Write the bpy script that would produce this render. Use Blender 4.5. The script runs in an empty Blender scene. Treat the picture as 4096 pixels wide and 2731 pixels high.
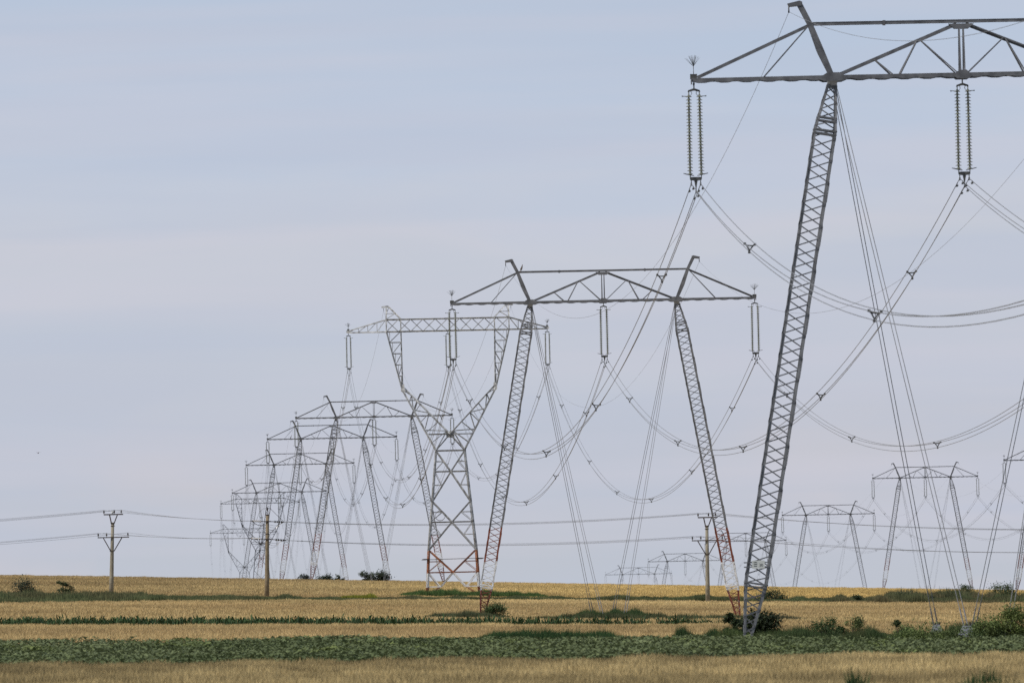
import bpy, math, random
import numpy as np
from mathutils import Vector, Matrix

random.seed(7)
RNG = np.random.default_rng(11)
scene = bpy.context.scene
COL = scene.collection

# ------------------------------------------------------------------ terrain
KY = [60, 250, 350, 450, 640, 803, 1000, 1130, 1223, 1400, 1561, 1620, 1700, 1900, 2300, 2650, 3000, 3660, 5000, 30000]
KZ = [-1.75, -1.73, -1.58, -1.27, -.86, -.48, .42, 1.15, 1.85, 3.15, 4.05, 4.0, 3.6, 4.0, 4.5, 2.5, -1, -9, -15, -15]
KS = [-.02, -.02, -.009, -.017, -.021, -.025, -.030, -.033, -.0345, -.036, -.0375, -.038, -.036, -.03, -.02, -.045, -.06, -.07, -.03, 0]


def T(x, y):
    """height of the crop canopy / pylon feet above the eye level"""
    return np.interp(y, KY, KZ) + np.interp(y, KY, KS) * 300 * np.tanh(np.asarray(x) / 300)


# ------------------------------------------------------------------ materials
def nt(m):
    m.use_nodes = True
    t = m.node_tree
    t.nodes.clear()
    return t, t.nodes, t.links


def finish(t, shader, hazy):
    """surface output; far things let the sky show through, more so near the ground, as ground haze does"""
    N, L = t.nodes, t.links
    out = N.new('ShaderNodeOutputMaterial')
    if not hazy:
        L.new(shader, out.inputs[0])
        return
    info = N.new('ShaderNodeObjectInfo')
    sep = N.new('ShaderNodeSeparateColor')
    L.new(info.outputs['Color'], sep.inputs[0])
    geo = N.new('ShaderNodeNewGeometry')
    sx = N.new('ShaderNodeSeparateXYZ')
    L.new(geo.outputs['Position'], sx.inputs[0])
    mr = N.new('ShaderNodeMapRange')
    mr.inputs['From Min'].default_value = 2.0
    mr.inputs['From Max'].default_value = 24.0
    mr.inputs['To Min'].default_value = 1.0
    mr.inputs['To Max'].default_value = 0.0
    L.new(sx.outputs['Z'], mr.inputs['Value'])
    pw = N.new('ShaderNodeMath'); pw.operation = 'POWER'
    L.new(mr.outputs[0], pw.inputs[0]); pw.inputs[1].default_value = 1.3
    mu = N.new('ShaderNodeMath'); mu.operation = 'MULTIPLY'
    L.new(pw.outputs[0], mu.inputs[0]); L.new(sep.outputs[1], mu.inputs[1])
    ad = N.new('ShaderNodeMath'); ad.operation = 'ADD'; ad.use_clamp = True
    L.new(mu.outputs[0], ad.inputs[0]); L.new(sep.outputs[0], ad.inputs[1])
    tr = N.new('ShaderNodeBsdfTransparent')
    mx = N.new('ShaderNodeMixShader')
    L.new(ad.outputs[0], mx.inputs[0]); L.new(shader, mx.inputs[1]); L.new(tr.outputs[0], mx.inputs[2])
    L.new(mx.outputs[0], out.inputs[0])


def noise(t, scale, detail=3, coord='Object', stretch=None, dist=0.0):
    N, L = t.nodes, t.links
    tc = N.new('ShaderNodeTexCoord')
    src = tc.outputs[coord]
    if stretch:
        mp = N.new('ShaderNodeMapping'); mp.inputs['Scale'].default_value = stretch
        L.new(src, mp.inputs[0]); src = mp.outputs[0]
    nz = N.new('ShaderNodeTexNoise')
    nz.inputs['Scale'].default_value = scale; nz.inputs['Detail'].default_value = detail
    nz.inputs['Distortion'].default_value = dist
    L.new(src, nz.inputs['Vector'])
    return nz.outputs['Fac']


def ramp(t, fac, stops, mode='LINEAR'):
    r = t.nodes.new('ShaderNodeValToRGB')
    r.color_ramp.interpolation = mode
    while len(r.color_ramp.elements) < len(stops):
        r.color_ramp.elements.new(0.5)
    for e, (p, c) in zip(r.color_ramp.elements, stops):
        e.position = p; e.color = (*c, 1)
    t.links.new(fac, r.inputs[0])
    return r.outputs[0]


def bsdf(t, color, rough=.7, metal=0.0, spec=.3):
    b = t.nodes.new('ShaderNodeBsdfPrincipled')
    if isinstance(color, tuple):
        b.inputs['Base Color'].default_value = (*color, 1)
    else:
        t.links.new(color, b.inputs['Base Color'])
    b.inputs['Roughness'].default_value = rough
    b.inputs['Metallic'].default_value = metal
    b.inputs['Specular IOR Level'].default_value = spec
    return b


RUST = (.25, .075, .042)
WHITE = (.78, .78, .77)


def mat_steel(name, lo, hi, hazy, bands=None, rough=.55, red=RUST):
    m = bpy.data.materials.new(name)
    t, N, L = nt(m)
    nz = noise(t, 2.6, 6)
    base = ramp(t, nz, [(.3, lo), (.7, hi)])
    if bands:  # paint bands by height along the member (local z, measured down from the crossarm)
        tc = N.new('ShaderNodeTexCoord'); sx = N.new('ShaderNodeSeparateXYZ')
        L.new(tc.outputs['Object'], sx.inputs[0])
        prev = base
        wn = noise(t, 9, 2)
        wob = N.new('ShaderNodeMath'); wob.operation = 'MULTIPLY_ADD'
        wob.inputs[1].default_value = .25
        L.new(wn, wob.inputs[0]); L.new(sx.outputs['Z'], wob.inputs[2])
        flake = ramp(t, noise(t, 4.5, 5), [(.30, (.15, .15, .15)), (.42, (1, 1, 1))])
        for z, colr in bands:
            lt = N.new('ShaderNodeMath'); lt.operation = 'LESS_THAN'
            L.new(wob.outputs[0], lt.inputs[0]); lt.inputs[1].default_value = z
            dirt = ramp(t, noise(t, 3.5, 4), [(.3, tuple(c * .72 for c in colr)), (.75, tuple(min(c * 1.1, .82) for c in colr))])
            mx = N.new('ShaderNodeMix'); mx.data_type = 'RGBA'
            fk = N.new('ShaderNodeMath'); fk.operation = 'MULTIPLY'
            L.new(lt.outputs[0], fk.inputs[0]); L.new(flake, fk.inputs[1])
            L.new(fk.outputs[0], mx.inputs[0]); L.new(prev, mx.inputs[6]); L.new(dirt, mx.inputs[7])
            prev = mx.outputs[2]
        base = prev
    b = bsdf(t, base, rough, .0, .35)
    finish(t, b.outputs[0], hazy)
    return m


def mat_flat(name, lo, hi, hazy=False, scale=6, rough=.7, spec=.3):
    m = bpy.data.materials.new(name)
    t, N, L = nt(m)
    b = bsdf(t, ramp(t, noise(t, scale, 4), [(.3, lo), (.7, hi)]), rough, 0, spec)
    finish(t, b.outputs[0], hazy)
    return m


def mat_plant(name, tint=(1, 1, 1), trans=.25, rough=.8):
    """leaf / straw colour carried by the mesh's own colour attribute"""
    m = bpy.data.materials.new(name)
    t, N, L = nt(m)
    at = N.new('ShaderNodeAttribute'); at.attribute_name = 'Col'
    mu = N.new('ShaderNodeMix'); mu.data_type = 'RGBA'; mu.blend_type = 'MULTIPLY'
    mu.inputs[0].default_value = 1
    L.new(at.outputs['Color'], mu.inputs[6]); mu.inputs[7].default_value = (*tint, 1)
    b = bsdf(t, mu.outputs[2], rough, 0, .15)
    tr = N.new('ShaderNodeBsdfTranslucent')
    L.new(mu.outputs[2], tr.inputs[0])
    mx = N.new('ShaderNodeMixShader'); mx.inputs[0].default_value = trans
    L.new(b.outputs[0], mx.inputs[1]); L.new(tr.outputs[0], mx.inputs[2])
    out = N.new('ShaderNodeOutputMaterial')
    L.new(mx.outputs[0], out.inputs[0])
    return m


B_GUY = [(-17.0, RUST), (-19.6, WHITE), (-21.75, (.20, .052, .036))]
B_LAT = [(-25.3, (.40, .155, .075)), (-27.9, WHITE), (-29.55, (.26, .075, .035))]
M = {}
for hz in (False, True):
    s = '_haze' if hz else ''
    M['steel' + s] = mat_steel('painted_steel' + s, (.085, .086, .092), (.175, .176, .185), hz)
    M['band' + s] = mat_steel('painted_steel_banded' + s, (.09, .091, .097), (.18, .181, .19), hz, B_GUY)
    M['steelc' + s] = mat_steel('painted_steel_chord' + s, (.125, .126, .132), (.26, .262, .27), hz)
    M['bandc' + s] = mat_steel('painted_chord_banded' + s, (.125, .126, .132), (.25, .252, .26), hz, B_GUY)
    M['galv' + s] = mat_steel('galvanised_steel' + s, (.17, .17, .17), (.80, .80, .785), hz, B_LAT, .5)  # wide noise spread puts bright highlights and dark shadows into the colour
    M['galvb' + s] = mat_steel('galvanised_bracing' + s, (.12, .12, .122), (.50, .50, .495), hz, B_LAT, .5)  # bracing toned darker, with the same shadow contrast in its colour
    M['glass' + s] = mat_flat('insulator_glass' + s, (.09, .09, .068), (.30, .31, .24), hz, 8, .25, .5)
    M['fitting' + s] = mat_flat('steel_fitting' + s, (.05, .052, .05), (.10, .10, .095), hz, 5, .6)
    M['wire' + s] = mat_flat('aluminium_wire' + s, (.15, .15, .155), (.23, .23, .235), hz, .3, .5)
M['gal_far'] = mat_steel('far_lattice_haze', (.10, .105, .12), (.17, .175, .19), True)  # bluish haze tone put into the colour of the far Y towers
M['pole'] = mat_steel('weathered_pole', (.19, .165, .12), (.32, .285, .215), False, None, .85)
M['wood'] = mat_steel('brown_pole', (.16, .12, .07), (.27, .21, .135), False, None, .85)
M['iron'] = mat_flat('rusty_iron', (.035, .028, .024), (.085, .06, .048))
M['insul'] = mat_flat('dark_porcelain', (.03, .022, .02), (.06, .045, .04), False, 9, .25, .6)
M['white'] = mat_flat('white_enamel', (.6, .6, .58), (.75, .75, .73))
M['plate'] = mat_flat('sign_enamel', (.55, .56, .52), (.7, .7, .66))
M['ink'] = mat_flat('black_lettering', (.02, .02, .02), (.04, .04, .04))
M['concrete'] = mat_flat('concrete', (.12, .125, .14), (.23, .24, .255), False, 2.5, .9)
M['feather'] = mat_flat('brown_feathers', (.05, .035, .025), (.12, .085, .06), False, 14)
M['bark'] = mat_flat('bark', (.06, .045, .032), (.13, .10, .075), False, 5, .9)
M['wheat'] = mat_plant('ripe_wheat', (1, 1, 1), .15)
M['leaf'] = mat_plant('green_leaf', (1, 1, 1), .22, .6)
M['grass'] = mat_plant('grass_blade', (1, 1, 1), .25)


# ------------------------------------------------------------------ mesh helpers
class MB:
    def __init__(s):
        s.v = []; s.f = []

    def add(s, v, f):
        o = len(s.v)
        s.v += [tuple(p) for p in v]
        s.f += [tuple(i + o for i in q) for q in f]

    def bar(s, p, q, w=.1, h=None, up=(0, 0, 1), w2=None, h2=None):
        """rectangular bar from p to q; w across, h along 'up'"""
        h = w if h is None else h
        w2 = w if w2 is None else w2
        h2 = h if h2 is None else h2
        p = Vector(p); q = Vector(q)
        d = q - p
        if d.length < 1e-6: return
        d.normalize()
        u = Vector(up)
        if abs(d.dot(u)) > .98: u = Vector((0, 1, 0))
        a = d.cross(u).normalized(); b = a.cross(d).normalized()
        vs = []
        for c, ww, hh in ((p, w, h), (q, w2, h2)):
            for sa, sb in ((-1, -1), (1, -1), (1, 1), (-1, 1)):
                vs.append(c + a * (sa * ww / 2) + b * (sb * hh / 2))
        s.add(vs, [(0, 3, 2, 1), (4, 5, 6, 7), (0, 1, 5, 4), (1, 2, 6, 5), (2, 3, 7, 6), (3, 0, 4, 7)])

    def angle(s, p, q, w=.12, t=.018, up=(0, 0, 1), flip=1):
        """rolled L section: two plates meeting at a corner"""
        p = Vector(p); q = Vector(q); d = (q - p)
        if d.length < 1e-6: return
        d.normalize(); u = Vector(up)
        if abs(d.dot(u)) > .98: u = Vector((0, 1, 0))
        a = d.cross(u).normalized(); b = a.cross(d).normalized()
        o1 = b * (w / 2)
        s.bar(p, q, w, t, up)
        s.bar(p - o1 + a * (flip * w / 2), q - o1 + a * (flip * w / 2), t, w, up)

    def tube(s, pts, r, n=6, r2=None, cap=True):
        pts = [Vector(p) for p in pts]
        r2 = r if r2 is None else r2
        k = len(pts); rings = []
        for i, p in enumerate(pts):
            d = (pts[min(i + 1, k - 1)] - pts[max(i - 1, 0)]).normalized()
            u = Vector((0, 0, 1)) if abs(d.z) < .95 else Vector((0, 1, 0))
            a = d.cross(u).normalized(); b = a.cross(d)
            rr = r + (r2 - r) * i / max(k - 1, 1)
            rings.append([p + (a * math.cos(2 * math.pi * j / n) + b * math.sin(2 * math.pi * j / n)) * rr for j in range(n)])
        vs = [v for R_ in rings for v in R_]
        fs = []
        for i in range(k - 1):
            for j in range(n):
                fs.append((i * n + j, i * n + (j + 1) % n, (i + 1) * n + (j + 1) % n, (i + 1) * n + j))
        if cap:
            fs.append(tuple(range(n - 1, -1, -1))); fs.append(tuple((k - 1) * n + j for j in range(n)))
        s.add(vs, fs)

    def lathe(s, prof, n=10, o=(0, 0, 0)):
        vs = []; k = len(prof); o = Vector(o)
        for r, z in prof:
            for j in range(n):
                an = 2 * math.pi * j / n
                vs.append(o + Vector((r * math.cos(an), r * math.sin(an), z)))
        fs = []
        for i in range(k - 1):
            for j in range(n):
                fs.append((i * n + j, i * n + (j + 1) % n, (i + 1) * n + (j + 1) % n, (i + 1) * n + j))
        fs.append(tuple(range(n - 1, -1, -1))); fs.append(tuple((k - 1) * n + j for j in range(n)))
        s.add(vs, fs)

    def prism(s, poly, y0, y1):
        """polygon in x,z extruded along y"""
        n = len(poly)
        vs = [(x, y0, z) for x, z in poly] + [(x, y1, z) for x, z in poly]
        fs = [tuple(range(n)), tuple(range(2 * n - 1, n - 1, -1))]
        fs += [(i, i + n, (i + 1) % n + n, (i + 1) % n) for i in range(n)]
        s.add(vs, fs)

    def mesh(s, name, mat, smooth=False):
        me = bpy.data.meshes.new(name)
        me.from_pydata(s.v, [], s.f)
        me.materials.append(mat)
        if smooth:
            me.polygons.foreach_set('use_smooth', [True] * len(me.polygons))
        me.update()
        return me


def put(name, me, parent=None, loc=(0, 0, 0), rot=(0, 0, 0), scale=None):
    o = bpy.data.objects.new(name, me)
    COL.objects.link(o)
    o.location = loc; o.rotation_euler = rot
    if scale: o.scale = scale
    if parent: o.parent = parent
    return o


def tag(o, label=None, cat=None, group=None, kind=None):
    if label: o['label'] = label
    if cat: o['category'] = cat
    if group: o['group'] = group
    if kind: o['kind'] = kind
    return o


def thing(name, label, cat, loc=(0, 0, 0), rz=0, group=None):
    o = bpy.data.objects.new(name, None)
    o.empty_display_size = .5
    COL.objects.link(o)
    o.location = loc; o.rotation_euler = (0, 0, rz)
    return tag(o, label, cat, group)


HAZE_NAME = {}


def kids(o):
    return [c for c in CHILD.get(o.name, [])]


CHILD = {}


def adopt(o, p):
    o.parent = p
    CHILD.setdefault(p.name, []).append(o)
    return o


def part(name, me, parent, **k):
    o = put(name, me, None, **k)
    return adopt(o, parent)


def copy_tree(o, parent=None):
    c = o.copy()
    COL.objects.link(c)
    if parent: adopt(c, parent)
    for ch in kids(o):
        copy_tree(ch, c)
    return c


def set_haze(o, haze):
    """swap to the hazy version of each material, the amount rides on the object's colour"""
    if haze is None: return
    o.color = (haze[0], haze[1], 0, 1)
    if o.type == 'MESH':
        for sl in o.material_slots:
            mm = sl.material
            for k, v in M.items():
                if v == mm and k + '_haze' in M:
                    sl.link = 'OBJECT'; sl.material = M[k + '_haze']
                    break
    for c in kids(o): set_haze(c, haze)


# ------------------------------------------------------------------ guyed portal pylon
LEG_DX, LEG_H = 4.2, 24.0
LEG_LEN = math.hypot(LEG_DX, LEG_H)


def leg_meshes(side):
    d = Vector((side * LEG_DX, 0, -LEG_H)).normalized()
    e1 = Vector((side * LEG_H, 0, LEG_DX)).normalized() * side   # across the leg, in the portal plane
    e2 = Vector((0, 1, 0))
    Lm = LEG_LEN

    def half(s):
        if s < 2.2: return .17 + (.475 - .17) * s / 2.2
        if s > Lm - 2.5: return .15 + (.475 - .15) * (Lm - s) / 2.5
        return .475
    cor = lambda s, a, b: d * s + e1 * (a * half(s)) + e2 * (b * half(s))
    ch = MB(); la = MB()
    brk = [0, 2.2] + [2.2 + (Lm - 4.7) * i / 6 for i in range(1, 7)] + [Lm]
    for a in (-1, 1):
        for b in (-1, 1):
            for i in range(len(brk) - 1):
                p, q = cor(brk[i], a, b), cor(brk[i + 1], a, b)
                # two flanges of the corner angle, pointing inwards
                ch.bar(p - e1 * (a * .04), q - e1 * (a * .04), .10, .02, e2)
                ch.bar(p - e2 * (b * .04) , q - e2 * (b * .04), .02, .10, e2)
    # lacing panels
    pts = [0.25]
    while pts[-1] < Lm - .55:
        s = pts[-1]
        pts.append(s + (.36 if (s < 2.0 or s > Lm - 2.9) else .475))
    for k in range(len(pts) - 1):
        s0, s1 = pts[k], pts[k + 1]
        for b in (-1, 1):     # front and rear faces
            z = 1 if (k + (b > 0)) % 2 else -1
            la.bar(cor(s0, -z, b) + e2 * (b * .015), cor(s1, z, b) + e2 * (b * .015), .02, .052, d.cross(e2))
        for a in (-1, 1):     # side faces
            z = 1 if (k + (a > 0)) % 2 else -1
            la.bar(cor(s0, a, -z) + e1 * (a * .015), cor(s1, a, z) + e1 * (a * .015), .052, .02, e1)
        # splice plates standing a little proud of the corner angles, every other panel
        if k % 4 == 0 and 2.2 < s0 < Lm - 2.9:
            for a in (-1, 1):
                off = .95 if a > 0 else 0
                if s0 + off + .95 < Lm - 2.5:
                    la.bar(cor(s0 + off, a, -1) + e1 * (a * .028), cor(s0 + off + .86, a, -1) + e1 * (a * .028), .022, .08, e2)
    for s in (2.2, 2.35, 1.65, 1.8, Lm - 2.5, Lm - 2.35):
        for b in (-1, 1): la.bar(cor(s, -1, b), cor(s, 1, b), .05, .07, d)
        for a in (-1, 1): la.bar(cor(s, a, -1), cor(s, a, 1), .05, .07, d)
    top = MB()
    ch.bar(d * -.02, d * .35, .42, .42, e2, .36, .36)     # cap under the crossarm
    ch.bar(d * (Lm - .25), d * (Lm + .12), .34, .34, e2, .26, .26)
    return ch.mesh('leg', M['steelc']), la.mesh('lacing', M['steel'])


def crossarm_mesh():
    m = MB()

    def hy(x):
        a = abs(x)
        return .5 if a < 5.6 else .5 - (a - 5.6) / (11.5 - 5.6) * .38
    xs = [-11.62 + i * 23.24 / 24 for i in range(25)]
    for b in (-1, 1):
        for i in range(24):
            x0, x1 = xs[i], xs[i + 1]
            m.bar((x0, b * hy(x0), 0), (x1, b * hy(x1), 0), .02, .14)
            m.bar((x0, b * (hy(x0) - .06), .075), (x1, b * (hy(x1) - .06), .075), .12, .02)
        # hanging flange plates that make the scalloped lower edge
        for i in range(0, 24):
            x = xs[i] + .48
            m.prism([(x - .42, -.06), (x - .14, -.115), (x + .14, -.115), (x + .42, -.06)], b * hy(x) - .012 + b * .02, b * hy(x) + .012 + b * .02)
    for i in range(24):
        z = 1 if i % 2 else -1
        m.bar((xs[i], -z * hy(xs[i]), -.04), (xs[i + 1], z * hy(xs[i + 1]), -.04), .06, .03)
    for x in (-11.6, 11.6):
        m.bar((x - .02, 0, -.06), (x + .02, 0, -.06), .34, .22)
    for x in (-5.55, 0, 5.55):   # gusset plates at the nodes
        w = .66 if x else .40
        for b in (-1, 1):
            m.prism([(x - w, -.06), (x - w * .4, .2), (x + w * .4, .2), (x + w, -.06), (x + w * .6, -.17), (x - w * .6, -.17)],
                    b * .545 - .01, b * .545 + .01)
    return m.mesh('crossarm', M['steel'])


def sbar(p, q, w, h):
    m = MB(); m.angle(p, q, w, .02); m.bar(p, q, w * .55, h * .8)
    return m


NODE = (6.47, 2.3)


def pylon_parts():
    P = []
    for sd in (-1, 1):
        ch, la = leg_meshes(sd)
        P.append(('leg', ch, (sd * 5.55, 0, -.1), [('lacing', la)]))
    P.append(('crossarm', crossarm_mesh(), (0, 0, 0), []))
    m = MB()
    for b in (-1, 1):
        m.bar((-NODE[0], b * .09, NODE[1]), (NODE[0], b * .09, NODE[1]), .03, .125)
    m.bar((-NODE[0], 0, NODE[1] + .075), (NODE[0], 0, NODE[1] + .06), .24, .022)
    for x in (-3.3, 3.2): m.bar((x - .06, 0, NODE[1]), (x + .06, 0, NODE[1]), .25, .21)
    m.prism([(-.55, 2.2), (.55, 2.2), (.3, 1.98), (-.3, 1.98)], -.13, -.105)
    m.prism([(-.55, 2.2), (.55, 2.2), (.3, 1.98), (-.3, 1.98)], .105, .13)
    P.append(('top_chord', m.mesh('top_chord', M['steel']), (0, 0, 0), []))
    for sd in (-1, 1):
        m = MB()
        a = Vector((sd * 5.5, 0, -.12)); n1 = Vector((sd * 6.05, 0, 1.15)); n2 = Vector((sd * NODE[0], 0, NODE[1])); t = Vector((sd * 6.93, 0, 3.22))
        for b in (-1, 1):
            m.bar(a + Vector((0, b * .10, 0)), n1 + Vector((0, b * .16, 0)), .025, .20, (1, 0, 0), .025, .30)
            m.bar(n1 + Vector((0, b * .16, 0)), n2 + Vector((0, b * .12, 0)), .025, .30, (1, 0, 0), .025, .22)
            m.bar(n2 + Vector((0, b * .12, 0)), t + Vector((0, b * .08, 0)), .025, .22, (1, 0, 0), .025, .24)
        for p, q, w in ((a, n1, .24), (n1, n2, .28), (n2, t, .2)):
            m.bar(p + Vector((sd * .1, 0, .03)), q + Vector((sd * .1, 0, 0)), .02, w, (0, 1, 0))
            k = 5
            for i in range(k):
                z = 1 if i % 2 else -1
                m.bar(p.lerp(q, i / k) + Vector((-sd * .09, z * w / 2, 0)), p.lerp(q, (i + 1) / k) + Vector((-sd * .09, -z * w / 2, 0)), .05, .02, (0, 1, 0))
        m.prism([(sd * 6.82, 3.10), (sd * 7.36, 3.05), (sd * 7.42, 3.2), (sd * 6.9, 3.32), (sd * 6.78, 3.26)][::sd], -.13, .13)
        P.append(('peak', m.mesh('peak', M['steel']), (0, 0, 0), []))
        P.append(('outer_brace', sbar((sd * 11.35, 0, .14), (sd * (NODE[0] + .05), 0, NODE[1] - .02), .10, .11).mesh('outer_brace', M['steel']), (0, 0, 0), []))
        P.append(('inner_brace', sbar((sd * 5.3, 0, .14), (sd * .2, 0, NODE[1] - .08), .11, .12).mesh('inner_brace', M['steel']), (0, 0, 0), []))

        def zc(x): return .14 + (5.3 - abs(x)) / 5.1 * (NODE[1] - .22)
        for xa, xb, up in ((3.77, 3.02, 1), (1.9, 2.68, 1), (1.8, .22, 1)):
            m = MB()
            for b in (-1, 1):
                m.bar((sd * xa, b * .05, zc(xa)), (sd * xb, b * .47, .08), .07, .045)
            P.append(('strut', m.mesh('strut', M['steel']), (0, 0, 0), []))
        m = MB()
        for b in (-1, 1): m.bar((sd * (NODE[0] + .1), b * .05, NODE[1] - .1), (sd * 8.5, b * .3, .08), .075, .05)
        P.append(('strut', m.mesh('strut', M['steel']), (0, 0, 0), []))
        # bird brush on a bracket above the tip
        m = MB()
        m.bar((sd * 11.5, -.02, .16), (sd * 11.5, .02, .16), .30, .22)
        m.tube([(sd * 11.5, 0, .25), (sd * 11.5, 0, .62)], .014, 5)
        for i in range(34):
            an = random.uniform(0, 2 * math.pi); sp = random.uniform(.05, 1.0) ** .8
            m.tube([(sd * 11.5, 0, .6), (sd * 11.5 + .42 * sp * math.cos(an), .42 * sp * math.sin(an), .6 + (.5 * math.sqrt(max(0, 1 - .6 * sp * sp)) - .02))], .0055, 3, .003, False)
        P.append(('bird_brush', m.mesh('bird_brush', M['fitting']), (0, 0, 0), []))
    m = MB()
    for b in (-1, 1):
        m.bar((-.09, b * .07, NODE[1] - .1), (-.09, b * .45, .1), .06, .05); m.bar((.09, b * .07, NODE[1] - .1), (.09, b * .45, .1), .06, .05)
    P.append(('king_post', m.mesh('king_post', M['steel']), (0, 0, 0), []))
    # twin guy ropes to the four ground anchors, fixed under the crossarm
    for x0, x1, y1 in ((-5.5, -1.0, 8.5), (-5.5, -1.0, -8.5), (5.5, .6, 8.5), (5.5, .75, -8.5)):
        m = MB()
        for k in (-1, 1):
            m.tube([(x0 + .07 * k, .16 * (1 if y1 > 0 else -1), -.25), (x1 + .085 * k, y1, -23.7)], .017, 5)
            m.tube([(x1 + .085 * k + (x0 - x1) * .04, y1 * .96, -23.7 + .94), (x1 + .085 * k, y1, -23.7)], .03, 5)
        P.append(('guy_wire', m.mesh('guy_wire', M['wire']), (0, 0, 0), []))
    return P


def lattice_parts(far=False):
    """self-supporting Y tower; local z = 0 at the lower crossarm chord"""
    G = 'galv'
    KD = [(3.2, .5), (0, .62), (-6.8, .75), (-11.8, 1.0), (-13.85, 1.65), (-30.3, 3.0)]

    def hy(z):
        zs = [k[0] for k in KD][::-1]; ys = [k[1] for k in KD][::-1]
        return float(np.interp(z, zs, ys))

    def face(m, p, q, w, t=None, fy=None):
        for b in (-1, 1):
            y0 = (fy or hy)(p[1]) if fy is None else fy(p[0]); y1 = hy(q[1]) if fy is None else fy(q[0])
            m.angle((p[0], b * y0, p[1]), (q[0], b * y1, q[1]), w, t or .02, (0, 1, 0), b)
    P = []
    body = {(a, b): MB() for a in (-1, 1) for b in (-1, 1)}; br = MB()
    lv = [(-13.85, 1.65), (-19.7, 2.2), (-25.3, 2.74), (-30.3, 3.02)]
    for sd in (-1, 1):
        for (z0, w0), (z1, w1) in zip(lv, lv[1:]):
            for b in (-1, 1):
                body[(sd, b)].angle((sd * w0, b * hy(z0), z0), (sd * w1, b * hy(z1), z1), .2, .02, (0, 1, 0), b)
    cent = [-16.27, -22.1, -27.9]

    def hw(z): return float(np.interp(z, [-30.3, -25.3, -19.7, -13.85], [3.02, 2.74, 2.2, 1.65]))
    def ring(z, w=.1):
        h = hw(z); y = hy(z)
        for b in (-1, 1):
            br.angle((-h, b * y, z), (h, b * y, z), w, .02, (0, 0, 1), b)
            br.angle((b * h, -y, z), (b * h, y, z), w, .02, (0, 0, 1), b)
    ring(-13.85, .13)
    for c in cent: ring(c, .12)
    for i, c in enumerate(cent):
        zt = [-13.85, -19.7, -25.3][i]; zb = [-19.7, -25.3, -30.3][i]
        for b in (-1, 1):
            for sd in (-1, 1):
                for ax in (0, 1):
                    def pt(u, z):
                        return (u, b * hy(z), z) if ax == 0 else (b * hw(z), u * hy(z) / hw(z), z)
                    if i < 2:
                        br.angle(pt(sd * hw(zt), zt), pt(0, c), .11, .02); br.angle(pt(0, c), pt(sd * hw(zb), zb), .11, .02)
                        zm = (c + zb) / 2 + .1; br.bar(pt(sd * hw(zm), zm), pt(sd * hw(zb) * .5, zm), .06, .08)
                        br.bar(pt(sd * hw(c), c), pt(sd * hw(zb) * .5, zm), .05, .06)
                    else:
                        br.angle(pt(sd * hw(zt), zt), pt(0, c), .11, .02)
                        br.angle(pt(0, c), pt(sd * 1.5, -29.6), .12, .02)
                        br.angle(pt(sd * 1.5, -29.6), pt(sd * hw(c), c), .09, .02)
                        br.bar(pt(sd * hw(-29.6), -29.6), pt(sd * 1.5, -29.6), .1, .1)
                        br.bar(pt(sd * 1.5, -29.6), pt(sd * 2.9, -30.6), .08, .08)
                    zm = (zt + c) / 2 - .1; br.bar(pt(sd * hw(zm), zm), pt(sd * hw(zt) * .5, zm), .06, .08)
                    br.bar(pt(sd * hw(c), c), pt(sd * hw(zt) * .5, zm), .05, .06)
    for q in body.values(): P.append(('leg', q.mesh('leg', M[G]), (0, 0, 0), []))
    P.append(('bracing', br.mesh('bracing', M['galvb']), (0, 0, 0), []))
    # forked arms
    for sd in (-1, 1):
        m = MB(); r = MB()
        el = (sd * 5.42, -6.75)
        face(m, (sd * 7.1, 0), el, .15); face(m, (sd * 5.42, 0), (sd * 5.36, -6.4), .13)
        face(m, el, (sd * 1.65, -13.85), .17); face(m, (sd * 5.36, -6.4), (0, -12.0), .15)
        m.prism([(sd * 5.2, -6.1), (sd * 5.5, -6.3), (sd * 5.55, -6.9), (sd * 5.1, -7.3)][::sd], -.9, -.87)
        m.prism([(sd * 5.2, -6.1), (sd * 5.5, -6.3), (sd * 5.55, -6.9), (sd * 5.1, -7.3)][::sd], .87, .9)
        for k in range(5):
            z0 = -1.3 * k; z1 = -1.3 * (k + 1)
            xo = lambda z: sd * (7.1 - 1.68 * (-z) / 6.75)
            xi = lambda z: sd * (5.42 - .01 * -z)
            r2 = [(xo(z0) if k % 2 else xi(z0), z0), (xi(z1) if k % 2 else xo(z1), z1)]
            face(r, (xi(z0), z0), (xo(z1), z1), .07); face(r, (xi(z1), z1), (xo(z1), z1), .07)
            for xx in (xo(z1), xi(z1)):
                r.bar((xx, -hy(z1), z1), (xx, hy(z1), z1), .05, .06)
                r.bar((xx, -hy(z0), z0), (xx, hy(z1), z1), .05, .06)
        n = 6
        for k in range(n):
            a0, a1 = k / n, (k + 1) / n
            O = lambda a: (sd * (5.42 + (1.65 - 5.42) * a), -6.75 + (-13.85 + 6.75) * a)
            I = lambda a: (sd * (5.36 - 5.36 * min(a * 1.12, 1)), -6.4 - 5.6 * min(a * 1.12, 1))
            face(r, I(a1), (O(min(1, a1 + .04))), .07)
            face(r, I(a0) if k % 2 else O(a0), O(a1) if k % 2 else I(a1), .07)
            for q in (O(a1), I(a1)):
                r.bar((q[0], -hy(q[1]), q[1]), (q[0], hy(q[1]), q[1]), .05, .06)
        face(r, (0, -12.0), (sd * 1.65, -13.85), .11); face(r, (0, -12.0), (sd * 2.62, -12.0), .11)
        m.bar((0, -1.05, -12.05), (0, -.99, -12.05), .8, .7); m.bar((0, 1.05, -12.05), (0, .99, -12.05), .8, .7)
        P.append(('fork_arm', m.mesh('fork_arm', M[G]), (0, 0, 0), [('bracing', r.mesh('bracing', M['galvb']))]))
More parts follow.
